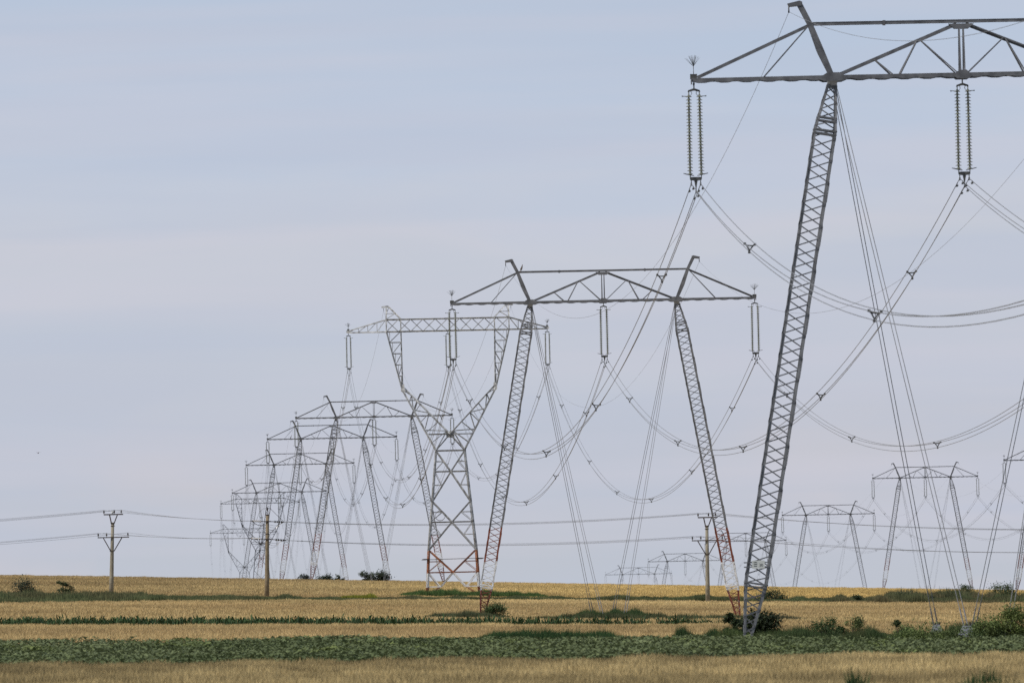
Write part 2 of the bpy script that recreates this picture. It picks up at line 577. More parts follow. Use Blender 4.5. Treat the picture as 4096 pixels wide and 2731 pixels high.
    # crossarm box girder with tapering tips
    m = MB(); r = MB()
    cy = lambda x: .62 if abs(x) < 7.1 else .62 - (abs(x) - 7.1) / 4.5 * .52
    face(m, (-11.6, 0), (11.6, 0), .01, .005, lambda x: .05)
    xs = [-7.1 + 14.2 * i / 10 for i in range(11)]
    for b in (-1, 1):
        for z in (0, 1.4):
            m.angle((-7.1, b * .62, z), (7.1, b * .62, z), .14, .02, (0, 0, 1), b)
        for sd in (-1, 1):
            m.angle((sd * 7.1, b * .62, 0), (sd * 11.55, b * .1, 0), .13, .02, (0, 0, 1), b)
            m.angle((sd * 7.1, b * .62, 1.4), (sd * 11.55, b * .1, .16), .12, .02, (0, 0, 1), b)
            for k in range(4):
                x0 = 7.1 + 4.3 * k / 4; x1 = 7.1 + 4.3 * (k + 1) / 4
                h = lambda x: 1.4 - (x - 7.1) / 4.45 * 1.24
                r.bar((sd * x0, b * cy(x0), h(x0)), (sd * x1, b * cy(x1), 0), .05, .06); r.bar((sd * x1, b * cy(x1), 0), (sd * x1, b * cy(x1), h(x1)), .045, .06)
        for i in range(10):
            x0, x1 = xs[i], xs[i + 1]
            z0, z1 = ((0, 1.4) if (b < 0) else (1.4, 0))
            r.angle((x0, b * .62, z0), (x1, b * .62, z1), .075, .02)
    for i in range(11):
        x = xs[i]
        for z in (0, 1.4): r.bar((x, -.62, z), (x, .62, z), .05, .06)
        if i < 10: r.bar((x, -.62, 0), (xs[i + 1], .62, 0), .05, .05); r.bar((x, .62, 1.4), (xs[i + 1], -.62, 1.4), .05, .05)
    for sd in (-1, 1):
        for xx in (7.1, 5.42): m.bar((sd * xx, -.63, 0), (sd * xx, -.63, 1.4), .1, .12); m.bar((sd * xx, .63, 0), (sd * xx, .63, 1.4), .1, .12)
        m.bar((sd * 11.55, -.12, .05), (sd * 11.55, .12, .05), .36, .3)
    P.append(('crossarm', m.mesh('crossarm', M[G]), (0, 0, 0), [('bracing', r.mesh('bracing', M['galvb']))]))
    for sd in (-1, 1):
        m = MB()
        for b in (-1, 1):
            m.angle((sd * 7.1, b * .6, 1.4), (sd * 7.05, b * .15, 2.8), .1, .02, (0, 1, 0), b)
            m.angle((sd * 5.42, b * .6, 1.4), (sd * 6.75, b * .15, 2.8), .12, .02, (0, 1, 0), b)
            m.bar((sd * 7.1, b * .42, 2.05), (sd * 6.05, b * .42, 2.05), .05, .06)
            m.bar((sd * 7.1, b * .6, 1.4), (sd * 6.05, b * .42, 2.05), .05, .06)
            m.bar((sd * 7.08, b * .42, 2.05), (sd * 6.75, b * .15, 2.8), .05, .06)
        m.prism([(sd * 6.65, 2.75), (sd * 7.6, 2.72), (sd * 7.6, 2.9), (sd * 6.85, 2.98)][::sd], -.14, .14)
        P.append(('peak', m.mesh('peak', M[G]), (0, 0, 0), []))
    for sd in (-1, 1):
        m = MB()
        m.bar((sd * 11.5, -.02, .26), (sd * 11.5, .02, .26), .25, .22)
        m.tube([(sd * 11.5, 0, .3), (sd * 11.5, 0, .62)], .022, 5)
        for i in range(22):
            an = random.uniform(0, 2 * math.pi); sp = random.uniform(.1, 1.0)
            m.tube([(sd * 11.5, 0, .6), (sd * 11.5 + .4 * sp * math.cos(an), .4 * sp * math.sin(an), .6 + .48 * math.sqrt(1 - .6 * sp * sp))], .009, 3, .005, False)
        P.append(('bird_brush', m.mesh('bird_brush', M['fitting']), (0, 0, 0), []))
    m = MB()    # climbing guard round the legs
    for b in (-1, 1):
        m.bar((-3.55, b * 2.95, -26.45), (3.55, b * 2.95, -26.38), .5, .035); m.bar((b * 3.0, -3.4, -26.42), (b * 3.0, 3.4, -26.42), .5, .035)
        for x in (-3.45, 3.45): m.bar((x, b * 2.95, -26.42), (x * .8, b * 2.9, -26.42), .55, .12)
    P.append(('climbing_guard', m.mesh('climbing_guard', M['iron']), (0, 0, 0), []))
    return P


def build_proto(name, parts):
    root = thing(name, None, None)
    for n, me, loc, sub in parts:
        o = part(n, me, root, loc=loc)
        for sn, sme in sub: part(sn, sme, o)
    return root


RZ = math.radians(2.03)
CR, SR = math.cos(RZ), math.sin(RZ)
# (key, kind, x, y, z of the crossarm, haze)
TOWERS = [
    ('A1', 'G', 19.5, 452.2, 22.43, None), ('A2', 'G', 7.0, 803.0, 23.28, None), ('A3', 'L', -7.4, 1223.0, 32.47, None),
    ('A4', 'G', -20.6, 1561.2, 28.91, (.06, .10)), ('A5', 'G', -32.5, 1888.2, 31.32, (.16, .24)), ('A6', 'G', -45.9, 2262.8, 32.10, (.27, .34)),
    ('A7', 'G', -58.0, 2599.5, 30.14, (.34, .48)), ('A8', 'L', -75.3, 3118.9, 33.08, (.42, .62)), ('A9', 'L', -94.3, 3662.5, 28.78, (.54, .70)),
    ('B1', 'G', 102.0, 1956.9, 25.63, (.18, .18)), ('B2', 'G', 89.9, 2319.1, 27.04, (.24, .28)), ('B3', 'G', 78.2, 2648.8, 22.15, (.30, .42)),
    ('B4', 'G', 65.5, 3021.1, 18.20, (.34, .46)), ('B5', 'G', 52.6, 3307.1, 14.12, (.34, .50)), ('B6', 'G', 42.2, 3677.0, 11.47, (.46, .56))]
TW = {k: (kind, Vector((x, y, z)), hz) for k, kind, x, y, z, hz in TOWERS}
WHO = {
    'A1': 'the tallest pylon', 'A2': 'the second tallest pylon', 'A3': 'the pale Y-tower',
    'A4': 'the fourth pylon', 'A5': 'the fifth pylon', 'A6': 'the sixth pylon', 'A7': 'the seventh pylon',
    'A8': 'the hazy Y-tower', 'A9': 'the faintest Y-tower', 'B1': 'the far cropped pylon',
    'B2': 'the far red-footed pylon', 'B3': 'the far bluish pylon', 'B4': 'the far leg-hidden pylon',
    'B5': 'the far pole-hidden pylon', 'B6': 'the faintest far pylon'}
LAB = {
    'A1': 'tallest grey guyed pylon cut off by the picture edge, no paint bands on its leg',
    'A2': 'second tallest guyed pylon, whole, with red and white banded legs',
    'A3': 'pale Y-shaped lattice tower with red and white painted feet beside the second tallest pylon',
    'A4': 'guyed pylon with banded legs, crossarm partly behind the pale Y-shaped tower',
    'A5': 'fifth guyed pylon of the receding row, crossarm just below the fourth',
    'A6': 'sixth guyed pylon of the receding row, slightly hazy, one below the fifth',
    'A7': 'seventh pylon of the row, bluish in haze, crossarm just above the hazy Y-tower',
    'A8': 'bluish hazy Y-shaped lattice tower behind the brown pole',
    'A9': 'faintest lowest Y-shaped lattice tower dissolving in haze at the row end',
    'B1': 'guyed pylon of the second line cut by the picture edge, one arm showing',
    'B2': 'hazy guyed pylon with red and white feet, tallest whole one of the second line',
    'B3': 'hazy bluish guyed pylon between the thick grey leg and the red and white footed one',
    'B4': 'faint pylon partly hidden behind the thick grey leg low over the field',
    'B5': 'faint pylon crossarm low over the field behind the concrete pole',
    'B6': 'faintest smallest pylon crossarm sinking into haze over the golden field'}
PG = build_proto('guyed_pylon', pylon_parts())
PL = build_proto('lattice_tower', lattice_parts())
first = {'G': PG, 'L': PL}
usedp = set()
PYLON = {}
# copies first, so that the prototypes stay untouched until the end
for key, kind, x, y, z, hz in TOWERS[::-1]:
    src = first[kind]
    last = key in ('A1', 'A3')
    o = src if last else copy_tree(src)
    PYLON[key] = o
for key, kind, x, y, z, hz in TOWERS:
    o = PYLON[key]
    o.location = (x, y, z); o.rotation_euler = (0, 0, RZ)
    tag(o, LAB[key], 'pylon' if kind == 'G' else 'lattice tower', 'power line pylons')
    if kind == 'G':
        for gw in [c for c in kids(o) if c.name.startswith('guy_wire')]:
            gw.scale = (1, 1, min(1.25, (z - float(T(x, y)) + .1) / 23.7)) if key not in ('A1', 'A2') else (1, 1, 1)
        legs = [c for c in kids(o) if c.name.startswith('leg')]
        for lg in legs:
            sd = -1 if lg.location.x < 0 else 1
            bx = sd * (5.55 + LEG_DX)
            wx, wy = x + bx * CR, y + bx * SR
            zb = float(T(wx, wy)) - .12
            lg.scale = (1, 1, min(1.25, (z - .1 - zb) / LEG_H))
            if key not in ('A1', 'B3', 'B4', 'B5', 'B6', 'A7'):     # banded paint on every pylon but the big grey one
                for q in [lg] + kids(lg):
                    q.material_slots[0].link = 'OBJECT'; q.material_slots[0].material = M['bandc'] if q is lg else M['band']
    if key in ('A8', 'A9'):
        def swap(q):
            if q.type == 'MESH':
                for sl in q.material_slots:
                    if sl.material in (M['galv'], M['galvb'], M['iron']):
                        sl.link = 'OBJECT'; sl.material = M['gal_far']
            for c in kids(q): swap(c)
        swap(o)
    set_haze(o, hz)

# number plate on the big grey leg


def text_mesh(txt, size, mat):
    cu = bpy.data.curves.new('t', 'FONT'); cu.body = txt; cu.size = size; cu.align_x = 'CENTER'; cu.align_y = 'CENTER'
    o = bpy.data.objects.new('t', cu); COL.objects.link(o)
    dg = bpy.context.evaluated_depsgraph_get(); dg.update()
    me = bpy.data.meshes.new_from_object(o.evaluated_get(dg))
    bpy.data.objects.remove(o)
    me.materials.clear(); me.materials.append(mat)
    return me


m = MB()
m.bar((-.27, 0, 0), (.27, 0, 0), .012, .34)
pl = part('sign_plate', m.mesh('sign_plate', M['plate']), PYLON['A1'], loc=(-9.23, -.60, -20.72))
part('lettering', text_mesh('30', .17, M['ink']), pl, loc=(.11, -.012, -.03), rot=(math.pi / 2, 0, 0))
m = MB()
for i in range(3): m.bar((-.2, -.012, .1 - i * .08), (-.06, -.012, .1 - i * .08), .006, .022)
part('lettering', m.mesh('lettering', M['ink']), pl)
m = MB()
for z in (.09, -.1): m.bar((-.62, .012, z), (.48, .012, z), .02, .05)
part('sign_bracket', m.mesh('sign_bracket', M['steel']), pl)


# ------------------------------------------------------------------ insulator strings
def string_proto():
    root = thing('insulator_string', None, None)
    m = MB()
    m.tube([(0, 0, -.08), (0, 0, -.33)], .03, 5)
    m.tube([(0, -.05, -.16), (0, .05, -.16)], .05, 6)
    m.prism([(-.27, -.5), (-.25, -.42), (0, -.33), (.25, -.42), (.27, -.5), (0, -.44)], -.03, .03)
    part('top_yoke', m.mesh('top_yoke', M['fitting']), root)
    for sd in (-1, 1):
        m = MB(); prof = []
        n = 25; z0 = -.62; p = .1375
        m.tube([(0, 0, -.45), (0, 0, -.64)], .025, 5)
        for i in range(n):
            z = z0 - i * p
            prof += [(.05, z), (.062, z - .05), (.132, z - .075), (.124, z - .092), (.045, z - .088), (.03, z - p + .002)]
        m.lathe(prof, 9)
        m.tube([(0, 0, z0 - n * p), (0, 0, -4.15)], .022, 5)
        me = m.mesh('disc_string', M['glass'], False)
        part('disc_string', me, root, loc=(sd * .225, 0, 0), rot=(0, sd * -.004, 0))
        m = MB()      # upper arcing horn: rod outwards with a ball, loop inwards
        m.tube([(sd * .225, 0, -.6), (sd * .16, 0, -.66), (sd * .09, 0, -.56), (sd * .12, 0, -.47)], .014, 5)
        m.tube([(sd * .12, 0, -.69), (sd * .5, .0, -.67)], .016, 5); m.lathe([(.01, -.03), (.035, 0), (.01, .03)], 6, (sd * .5, 0, -.67))
        part('arcing_horn', m.mesh('arcing_horn', M['fitting']), root)
        m = MB()      # lower racket ring
        pts = []
        for k in range(17):
            a = 2 * math.pi * k / 16
            pts.append((sd * (.30 + .22 * math.cos(a)), .15 * math.sin(a), -4.02 + .05 * math.cos(a)))
        m.tube(pts, .016, 5)
        part('arcing_ring', m.mesh('arcing_ring', M['fitting']), root)
    m = MB()
    m.prism([(-.26, -4.13), (.26, -4.13), (.25, -4.25), (.07, -4.29), (.02, -4.58), (-.02, -4.58), (-.07, -4.29), (-.25, -4.25)][::-1], -.035, .035)
    part('bottom_yoke', m.mesh('bottom_yoke', M['fitting']), root)
    for x, z in ((-.2, -4.42), (.2, -4.42), (0, -4.74)):
        m = MB()
        m.bar((x, -.16, z), (x, .16, z), .05, .07); m.tube([(x, 0, z + .2), (x, 0, z)], .022, 5)
        m.bar((x, -.24, z - .06), (x, -.1, z), .04, .05); m.bar((x, .24, z - .06), (x, .1, z), .04, .05)
        part('suspension_clamp', m.mesh('suspension_clamp', M['fitting']), root)
    return root


SP = string_proto()
STR = []
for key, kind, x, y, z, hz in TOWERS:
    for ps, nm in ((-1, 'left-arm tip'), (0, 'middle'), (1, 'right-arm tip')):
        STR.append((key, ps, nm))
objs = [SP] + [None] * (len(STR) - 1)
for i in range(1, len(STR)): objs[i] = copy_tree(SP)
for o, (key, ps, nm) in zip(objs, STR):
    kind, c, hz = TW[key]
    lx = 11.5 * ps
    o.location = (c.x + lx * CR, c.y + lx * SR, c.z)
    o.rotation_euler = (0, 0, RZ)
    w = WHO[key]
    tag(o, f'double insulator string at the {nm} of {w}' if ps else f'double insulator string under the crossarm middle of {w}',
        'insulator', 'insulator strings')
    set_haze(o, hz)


# ------------------------------------------------------------------ conductors
def loc_of(key, lx, lz):
    kind, c, hz = TW[key]
    return Vector((c.x + lx * CR, c.y + lx * SR, c.z + lz))


TW['A0'] = ('G', Vector((31.9, 102.0, 22.3)), None)      # neighbours outside the frame: only the wires running to them are built
TW['B0'] = ('G', Vector((114.4, 1600.0, 26.0)), (.12, .1))
TW['B7'] = ('G', Vector((29.0, 4050.0, 8.0)), (.75, .7))
TW['A10'] = ('L', Vector((-107.0, 4050.0, 20.0)), (.7, .75))


def catenary(p, q, sag, n=40):
    return [p.lerp(q, i / n) - Vector((0, 0, 4 * sag * (i / n) * (1 - i / n))) for i in range(n + 1)]


SPACER = MB()
tri = [(-.2, .16), (.2, .16), (0, -.16)]
for i in range(3):
    a, b = tri[i], tri[(i + 1) % 3]
    SPACER.bar((a[0] * .62, 0, a[1] * .62), (b[0] * .62, 0, b[1] * .62), .04, .05)
    SPACER.bar((a[0] * .6, 0, a[1] * .6), (a[0] * 1.08, 0, a[1] * 1.08), .05, .06)
    SPACER.bar((a[0], -.07, a[1]), (a[0], .07, a[1]), .09, .09)
SPM = SPACER.mesh('spacer', M['fitting'])
dm = MB()
dm.tube([(0, -.22, -.08), (0, .22, -.08)], .012, 5); dm.bar((0, 0, .02), (0, 0, -.1), .04, .04)
dm.bar((0, -.27, -.09), (0, -.15, -.09), .07, .07); dm.bar((0, .15, -.09), (0, .27, -.09), .07, .07)
DMM = dm.mesh('vibration_damper', M['fitting'])
SPANS = [('A0', 'A1'), ('A1', 'A2'), ('A2', 'A3'), ('A3', 'A4'), ('A4', 'A5'), ('A5', 'A6'), ('A6', 'A7'), ('A7', 'A8'), ('A8', 'A9'), 
         ('B0', 'B1'), ('B1', 'B2'), ('B2', 'B3'), ('B3', 'B4'), ('B4', 'B5'), ('B5', 'B6')]
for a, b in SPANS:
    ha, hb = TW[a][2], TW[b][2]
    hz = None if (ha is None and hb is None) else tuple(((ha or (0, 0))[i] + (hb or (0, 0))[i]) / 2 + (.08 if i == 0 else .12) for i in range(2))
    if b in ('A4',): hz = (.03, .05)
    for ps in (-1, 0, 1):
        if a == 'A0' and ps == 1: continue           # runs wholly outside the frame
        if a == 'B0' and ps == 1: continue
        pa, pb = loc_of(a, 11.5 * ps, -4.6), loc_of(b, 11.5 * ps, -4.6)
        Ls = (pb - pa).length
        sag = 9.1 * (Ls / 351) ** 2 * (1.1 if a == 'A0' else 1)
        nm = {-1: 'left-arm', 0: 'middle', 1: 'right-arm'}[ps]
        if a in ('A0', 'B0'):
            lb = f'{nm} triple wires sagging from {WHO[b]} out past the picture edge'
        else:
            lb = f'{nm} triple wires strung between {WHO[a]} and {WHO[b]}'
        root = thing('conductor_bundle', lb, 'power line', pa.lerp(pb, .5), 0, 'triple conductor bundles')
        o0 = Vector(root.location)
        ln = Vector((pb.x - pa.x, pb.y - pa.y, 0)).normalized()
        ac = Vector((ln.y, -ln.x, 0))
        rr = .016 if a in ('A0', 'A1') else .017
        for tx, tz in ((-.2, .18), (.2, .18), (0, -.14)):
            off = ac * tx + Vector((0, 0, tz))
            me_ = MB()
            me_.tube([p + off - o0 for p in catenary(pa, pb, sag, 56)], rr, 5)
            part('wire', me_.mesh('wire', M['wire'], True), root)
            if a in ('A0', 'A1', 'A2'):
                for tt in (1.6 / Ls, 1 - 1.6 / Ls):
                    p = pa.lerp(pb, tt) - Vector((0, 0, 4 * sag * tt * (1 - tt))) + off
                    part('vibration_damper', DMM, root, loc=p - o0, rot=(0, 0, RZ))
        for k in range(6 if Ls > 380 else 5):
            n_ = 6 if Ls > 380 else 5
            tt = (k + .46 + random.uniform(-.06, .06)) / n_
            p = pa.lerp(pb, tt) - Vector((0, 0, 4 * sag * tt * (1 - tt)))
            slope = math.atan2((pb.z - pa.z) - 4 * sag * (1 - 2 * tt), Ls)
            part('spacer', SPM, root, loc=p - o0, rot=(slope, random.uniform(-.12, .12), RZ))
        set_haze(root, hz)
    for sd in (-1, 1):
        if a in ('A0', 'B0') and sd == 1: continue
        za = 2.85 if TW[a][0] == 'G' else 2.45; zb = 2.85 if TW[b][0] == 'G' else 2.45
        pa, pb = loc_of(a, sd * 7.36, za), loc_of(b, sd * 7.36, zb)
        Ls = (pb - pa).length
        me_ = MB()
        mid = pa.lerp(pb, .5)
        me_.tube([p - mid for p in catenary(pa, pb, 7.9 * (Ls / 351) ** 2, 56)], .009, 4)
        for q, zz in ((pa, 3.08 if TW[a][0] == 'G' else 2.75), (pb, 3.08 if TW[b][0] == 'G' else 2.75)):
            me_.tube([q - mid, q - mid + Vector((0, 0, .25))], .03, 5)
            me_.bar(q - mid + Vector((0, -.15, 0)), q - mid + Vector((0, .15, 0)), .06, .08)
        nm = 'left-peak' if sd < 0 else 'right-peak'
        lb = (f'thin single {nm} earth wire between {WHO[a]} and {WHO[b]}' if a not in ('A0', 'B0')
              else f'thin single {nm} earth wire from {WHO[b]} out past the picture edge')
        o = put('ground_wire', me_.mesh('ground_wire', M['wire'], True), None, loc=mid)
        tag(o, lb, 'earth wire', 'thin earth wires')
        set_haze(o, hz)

# concrete guy anchors of the big pylon
kind, c, hz = TW['A1']


def anchor(lx, ly, s, label):
    wx, wy = c.x + lx * CR - ly * SR, c.y + lx * SR + ly * CR
    z = float(T(wx, wy))
    r = thing('guy_anchor', label, 'anchor block', (wx, wy, z - .42), RZ, 'concrete guy anchors')
    m_ = MB()
    m_.bar((0, 0, 0), (0, 0, .45), 1.3 * s, 1.3 * s, (0, 1, 0), 1.2 * s, 1.2 * s)
    m_.bar((0, 0, .45), (0, 0, .95), 1.2 * s, 1.2 * s, (0, 1, 0), .45 * s, .5 * s)
    part('block', m_.mesh('block', M['concrete']), r)
    for k in (-1, 1):
        m_ = MB(); m_.tube([(k * .085, 0, .8), (k * .085 - math.copysign(.06, lx + .3), -.16 * math.copysign(1, ly) * .3, 1.05)], .04, 6)
        m_.bar((k * .085, 0, .9), (k * .085, 0, 1.0), .1, .1)
        part('anchor_rod', m_.mesh('anchor_rod', M['iron']), r)


anchor(-1.0, 8.5, .55, 'small grey concrete guy anchor poking out of the shrubs, nearer the thick leg')
anchor(-1.0, -8.5, .68, 'bigger pale concrete guy anchor holding two guy bundles between the shrubs')
anchor(.6, 8.5, .5, 'concrete guy anchor tucked behind the bigger pale anchor')
anchor(.75, -8.5, .6, 'dark concrete guy anchor half hidden in the tall yellow green bush')

# wire coil on the Y tower
m = MB()
for k in range(3):
    m.tube([(.56 * math.cos(2 * math.pi * i / 28), -.02 * k, .56 * math.sin(2 * math.pi * i / 28) + .02 * k) for i in range(29)], .022, 5)
o = put('wire_coil', m.mesh('wire_coil', M['wire'], True), None)
kind, c3, _ = TW['A3']
o.location = c3 + Vector((-1.32, -2.42, -21.45))
tag(o, 'round coil of wire hung inside the body of the pale Y-shaped tower', 'wire coil')


# ------------------------------------------------------------------ birds
def bird(name, label, loc, rz, flying=False, s=1.0):
    m_ = MB()
    n = 8
    prof = [(-.17, .0, .012, .0), (-.10, .0, .045, .0), (-.02, 0, .07, .01), (.06, 0, .06, .03), (.10, 0, .036, .06), (.135, 0, .04, .075), (.165, 0, .028, .075), (.185, 0, .009, .068), (.21, 0, .003, .062)]
    tilt = 0 if flying else .95
    rings = []
    for x, y, r, z in prof:
        X = x * math.cos(tilt) - z * math.sin(tilt) * .3; Z = x * math.sin(tilt) + z
        rings.append([(X, r * math.cos(2 * math.pi * j / n), Z + r * math.sin(2 * math.pi * j / n)) for j in range(n)])
    vs = [v for r_ in rings for v in r_]; fs = []
    for i in range(len(prof) - 1):
        for j in range(n): fs.append((i * n + j, i * n + (j + 1) % n, (i + 1) * n + (j + 1) % n, (i + 1) * n + j))
    fs += [tuple(range(n)), tuple((len(prof) - 1) * n + j for j in range(n))]
    m_.add(vs, fs)
    z0 = -.17 * math.sin(tilt); x0 = -.17 * math.cos(tilt)
    m_.add([(x0, -.02, z0), (x0, .02, z0), (x0 - .13 * math.cos(tilt), .035, z0 - .13 * math.sin(tilt)), (x0 - .13 * math.cos(tilt), -.035, z0 - .13 * math.sin(tilt))], [(0, 1, 2, 3)])
    for sd in (-1, 1):
        if flying:
            m_.add([(.06, sd * .05, .03), (-.06, sd * .05, .02), (-.05, sd * .25, .13), (.05, sd * .24, .14), (-.08, sd * .46, .10)], [(0, 1, 2, 3), (3, 2, 4)])
        else:
            m_.add([(.02, sd * .06, .06), (-.02, sd * .075, -.03), (-.12, sd * .03, -.16), (-.06, sd * .055, .0)], [(0, 1, 2, 3)])
            m_.tube([(-.02, sd * .02, -.06), (0, sd * .02, -.15)], .006, 4)
    o_ = put(name, m_.mesh(name, M['feather'], True), None, loc=loc, rot=(0, 0, rz), scale=(s, s, s))
    tag(o_, label, 'bird')
    return o_


kind, c2, _ = TW['A2']
bird('bird', 'dark bird perched on the top chord of the second tallest pylon', c2 + Vector((-6.15 * CR, -6.15 * SR, 2.3 + .09 + .2)), .8, False, 1.25)
kind, c5, _ = TW['A5']
bird('bird', 'small bird perched on the crossarm of the fifth pylon', c5 + Vector((-7.3 * CR, -7.3 * SR, .1 + .24)), .3, False, 1.6)
bird('bird', 'tiny dark bird flying alone in the open sky', (-27.0, 600.0, 9.47), 1.2, True, .42)


# ------------------------------------------------------------------ wooden / concrete line poles
def insulator_mesh():
    m_ = MB()
    m_.tube([(0, 0, 0), (0, 0, .12)], .02, 5)
    m_.lathe([(.05, .1), (.085, .12), (.07, .17), (.09, .2), (.07, .26), (.085, .29), (.05, .36), (.06, .40), (.03, .43)], 8)
    return m_.mesh('insulator', M['insul'], True)


INS = insulator_mesh()


def line_pole(label, base, h, lean, mat, white=False):
    r = thing('utility_pole', label, 'utility pole', base, 0, 'distribution line poles')
    lx = lean * h
    m_ = MB(); m_.tube([(lx * t - .0, 0, -0.6 + (h + .6) * t) for t in (0, .3, .6, 1)], .26, 14, .16)
    part('pole', m_.mesh('pole', mat, True), r)
    top = h
    m_ = MB()
    for z in (top - .08, top - .38): m_.lathe([(.2, z - .04), (.235, z - .03), (.235, z + .03), (.2, z + .04)], 12, (lx, 0, 0))
    z = top - 3.1; m_.lathe([(.24, z - .03), (.27, z - .02), (.27, z + .02), (.24, z + .03)], 12, (lx * (z / h), 0, 0))
    part('pole_band', m_.mesh('pole_band', M['iron']), r)
    zt = top + .85; zl = top - 1.62
    m_ = MB(); m_.bar((lx - .95, -.05, zt), (lx + 1.15, -.05, zt), .12, .13)
    a = part('crossarm', m_.mesh('crossarm', M['iron']), r)
    m_ = MB(); m_.bar((lx - 1.65, -.24, zl), (lx + 1.75, -.24, zl), .11, .11)
    b = part('crossarm', m_.mesh('crossarm', M['iron']), r)
    for sd in (-1, 1):
        m_ = MB(); m_.bar((lx + sd * .42 + .1, -.05, zt - .05), (lx + sd * .12, -.12, top - .2), .1, .1)
        part('brace', m_.mesh('brace', M['iron']), r)
        m_ = MB(); m_.bar((lx * .9 + sd * 1.0, -.24, zl - .05), (lx * .75 + sd * .2, -.2, zl - 1.45), .1, .1)
        part('brace', m_.mesh('brace', M['iron']), r)
    att = []
    for dx, z_ in ((-.92, zt + .05), (.2, zt + .05), (.95, zt + .05)):
        part('insulator', INS, r, loc=(lx + dx, -.05, z_)); att.append(Vector(base) + Vector((lx + dx, -.05, z_ + .42)))
    for dx in (-1.58, -.68, 1.62):
        part('insulator', INS, r, loc=(lx + dx, -.24, zl + .05)); att.append(Vector(base) + Vector((lx + dx, -.24, zl + .47)))
    if white:
        m_ = MB(); m_.lathe([(.02, 0), (.14, .08), (.12, .22), (.05, .3)], 8)
        part('fuse', m_.mesh('fuse', M['white'], True), r, loc=(lx + .02, -.1, zt + .08))
    return att


b1 = (-43.9, 1143, float(T(-43.9, 1143)) - .05)
b3 = (20.4, 1136, float(T(20.4, 1136)) - .05)
A1_ = line_pole('weathered concrete pole standing alone by the verge bushes, white fuse on its top arm', b1, 7.75, .045, M['pole'], True)
A3_ = line_pole('concrete pole overlapped by the banded leg of the second tallest pylon', b3, 8.15, .01, M['pole'])
# tension pole with horizontal strain insulators
b2 = Vector((-26.8, 1131, float(T(-26.8, 1131)) - .05))
r2 = thing('utility_pole', 'brown pole with horizontal strain insulators and jumper loops on both levels', 'utility pole', b2, 0, 'distribution line poles')
h = 8.75; lx = .03 * h
m = MB(); m.tube([(lx * t, 0, -.6 + (h + .6) * t) for t in (0, .3, .6, 1)], .27, 14, .165)
part('pole', m.mesh('pole', M['wood'], True), r2)
m = MB()
for z in (h - .02, h - 2.05): m.lathe([(.18, z - .05), (.21, z - .04), (.21, z + .04), (.18, z + .05)], 12, (lx * z / h, 0, 0))
m.tube([(lx - .15, 0, h), (lx - .14, 0, h + .26), (lx, 0, h + .32), (lx + .14, 0, h + .26), (lx + .15, 0, h)], .02, 5)
m.tube([(lx, -.15, h), (lx, 0, h + .32), (lx, .15, h)], .02, 5)
part('pole_band', m.mesh('pole_band', M['iron']), r2)
part('insulator', INS, r2, loc=(lx, 0, h + .32), scale=(1, 1, 1.15))
A2l, A2r = [], []
for lvl, z in enumerate((h - .72, h - 2.62)):
    m = MB(); m.bar((lx, -1.3, z), (lx, 1.3, z), .13, .13); m.bar((lx - .35, -.2, z), (lx + .35, -.2, z), .08, .12)
    part('crossarm', m.mesh('crossarm', M['iron']), r2)
    for sd in (-1, 1):
        for k, yy in enumerate((-1.2, 0, 1.2)):
            dz = -.16 * sd * (1 if lvl else .6)
            p0 = Vector((lx + sd * .15, yy, z)); p1 = Vector((lx + sd * (1.95 if lvl else 1.75), yy, z + dz))
            m = MB(); m.tube([p0, p0.lerp(p1, .35)], .035, 5)
            for i in range(4):
                q = p0.lerp(p1, .38 + .14 * i); q2 = p0.lerp(p1, .46 + .14 * i)
                m.tube([q, q2], .125, 8, .06)
            m.tube([p0.lerp(p1, .9), p1], .045, 5)
            part('strain_insulator', m.mesh('strain_insulator', M['insul']), r2)
            (A2l if sd < 0 else A2r).append(b2 + p1)
    for k, yy in enumerate((-1.2, 0, 1.2)):
        e0 = Vector((lx - 1.7, yy, z + .1)); e1 = Vector((lx + 1.7, yy, z - .1))
        m = MB()
        m.tube([e0.lerp(e1, t) + Vector((0, 0, -(.5 + .12 * k) * 4 * t * (1 - t) * (1 + .3 * math.sin(9 * t + k)))) for t in [i / 16 for i in range(17)]], .014, 5)
        part('jumper_wire', m.mesh('jumper_wire', M['insul']), r2)
m = MB(); m.tube([(lx, 0, h + .75), (lx + .3, 0, h + .68), (lx + 1.0, 0, h - .05), (lx + 1.75, 0, h - .78)], .022, 5)
m.tube([(lx, 0, h + .75), (lx - .5, 0, h + .62), (lx - .9, 0, h + .2), (lx - 1.2, 0, h - .6)], .014, 5)
part('jumper_wire', m.mesh('jumper_wire', M['insul']), r2)


def mv_wires(aa, bb, sag, txt):
    for i, (p, q) in enumerate(zip(aa, bb)):
        mid = (p + q) / 2; L = (q - p).length
        m_ = MB(); m_.tube([v - mid for v in catenary(p, q, sag * (1 + .13 * (i % 3) + random.uniform(-.03, .03)), 26)], .014, 4)
        lvl = 'upper' if i < 3 else 'lower'
        nth = ('first', 'second', 'third')[i % 3]
        o_ = put('power_line_wire', m_.mesh('power_line_wire', M['wire'], True), None, loc=mid)
        tag(o_, f'{nth} {lvl} level wire {txt}', 'wire', 'distribution line wires')


OFFL = [p + Vector((-46, -10, -1.75)) for p in A1_]
OFFR = [p + Vector((47, 8, -2.55)) for p in A3_]
mv_wires(OFFL, A1_, .45, 'running from the lone verge pole out past the picture edge')
mv_wires(A1_, A2l, .22, 'between the lone verge pole and the brown pole')
mv_wires(A2r, A3_, .62, 'between the brown pole and the leg-overlapped pole')
mv_wires(A3_, OFFR, .7, 'from the leg-overlapped pole out past the picture edge')

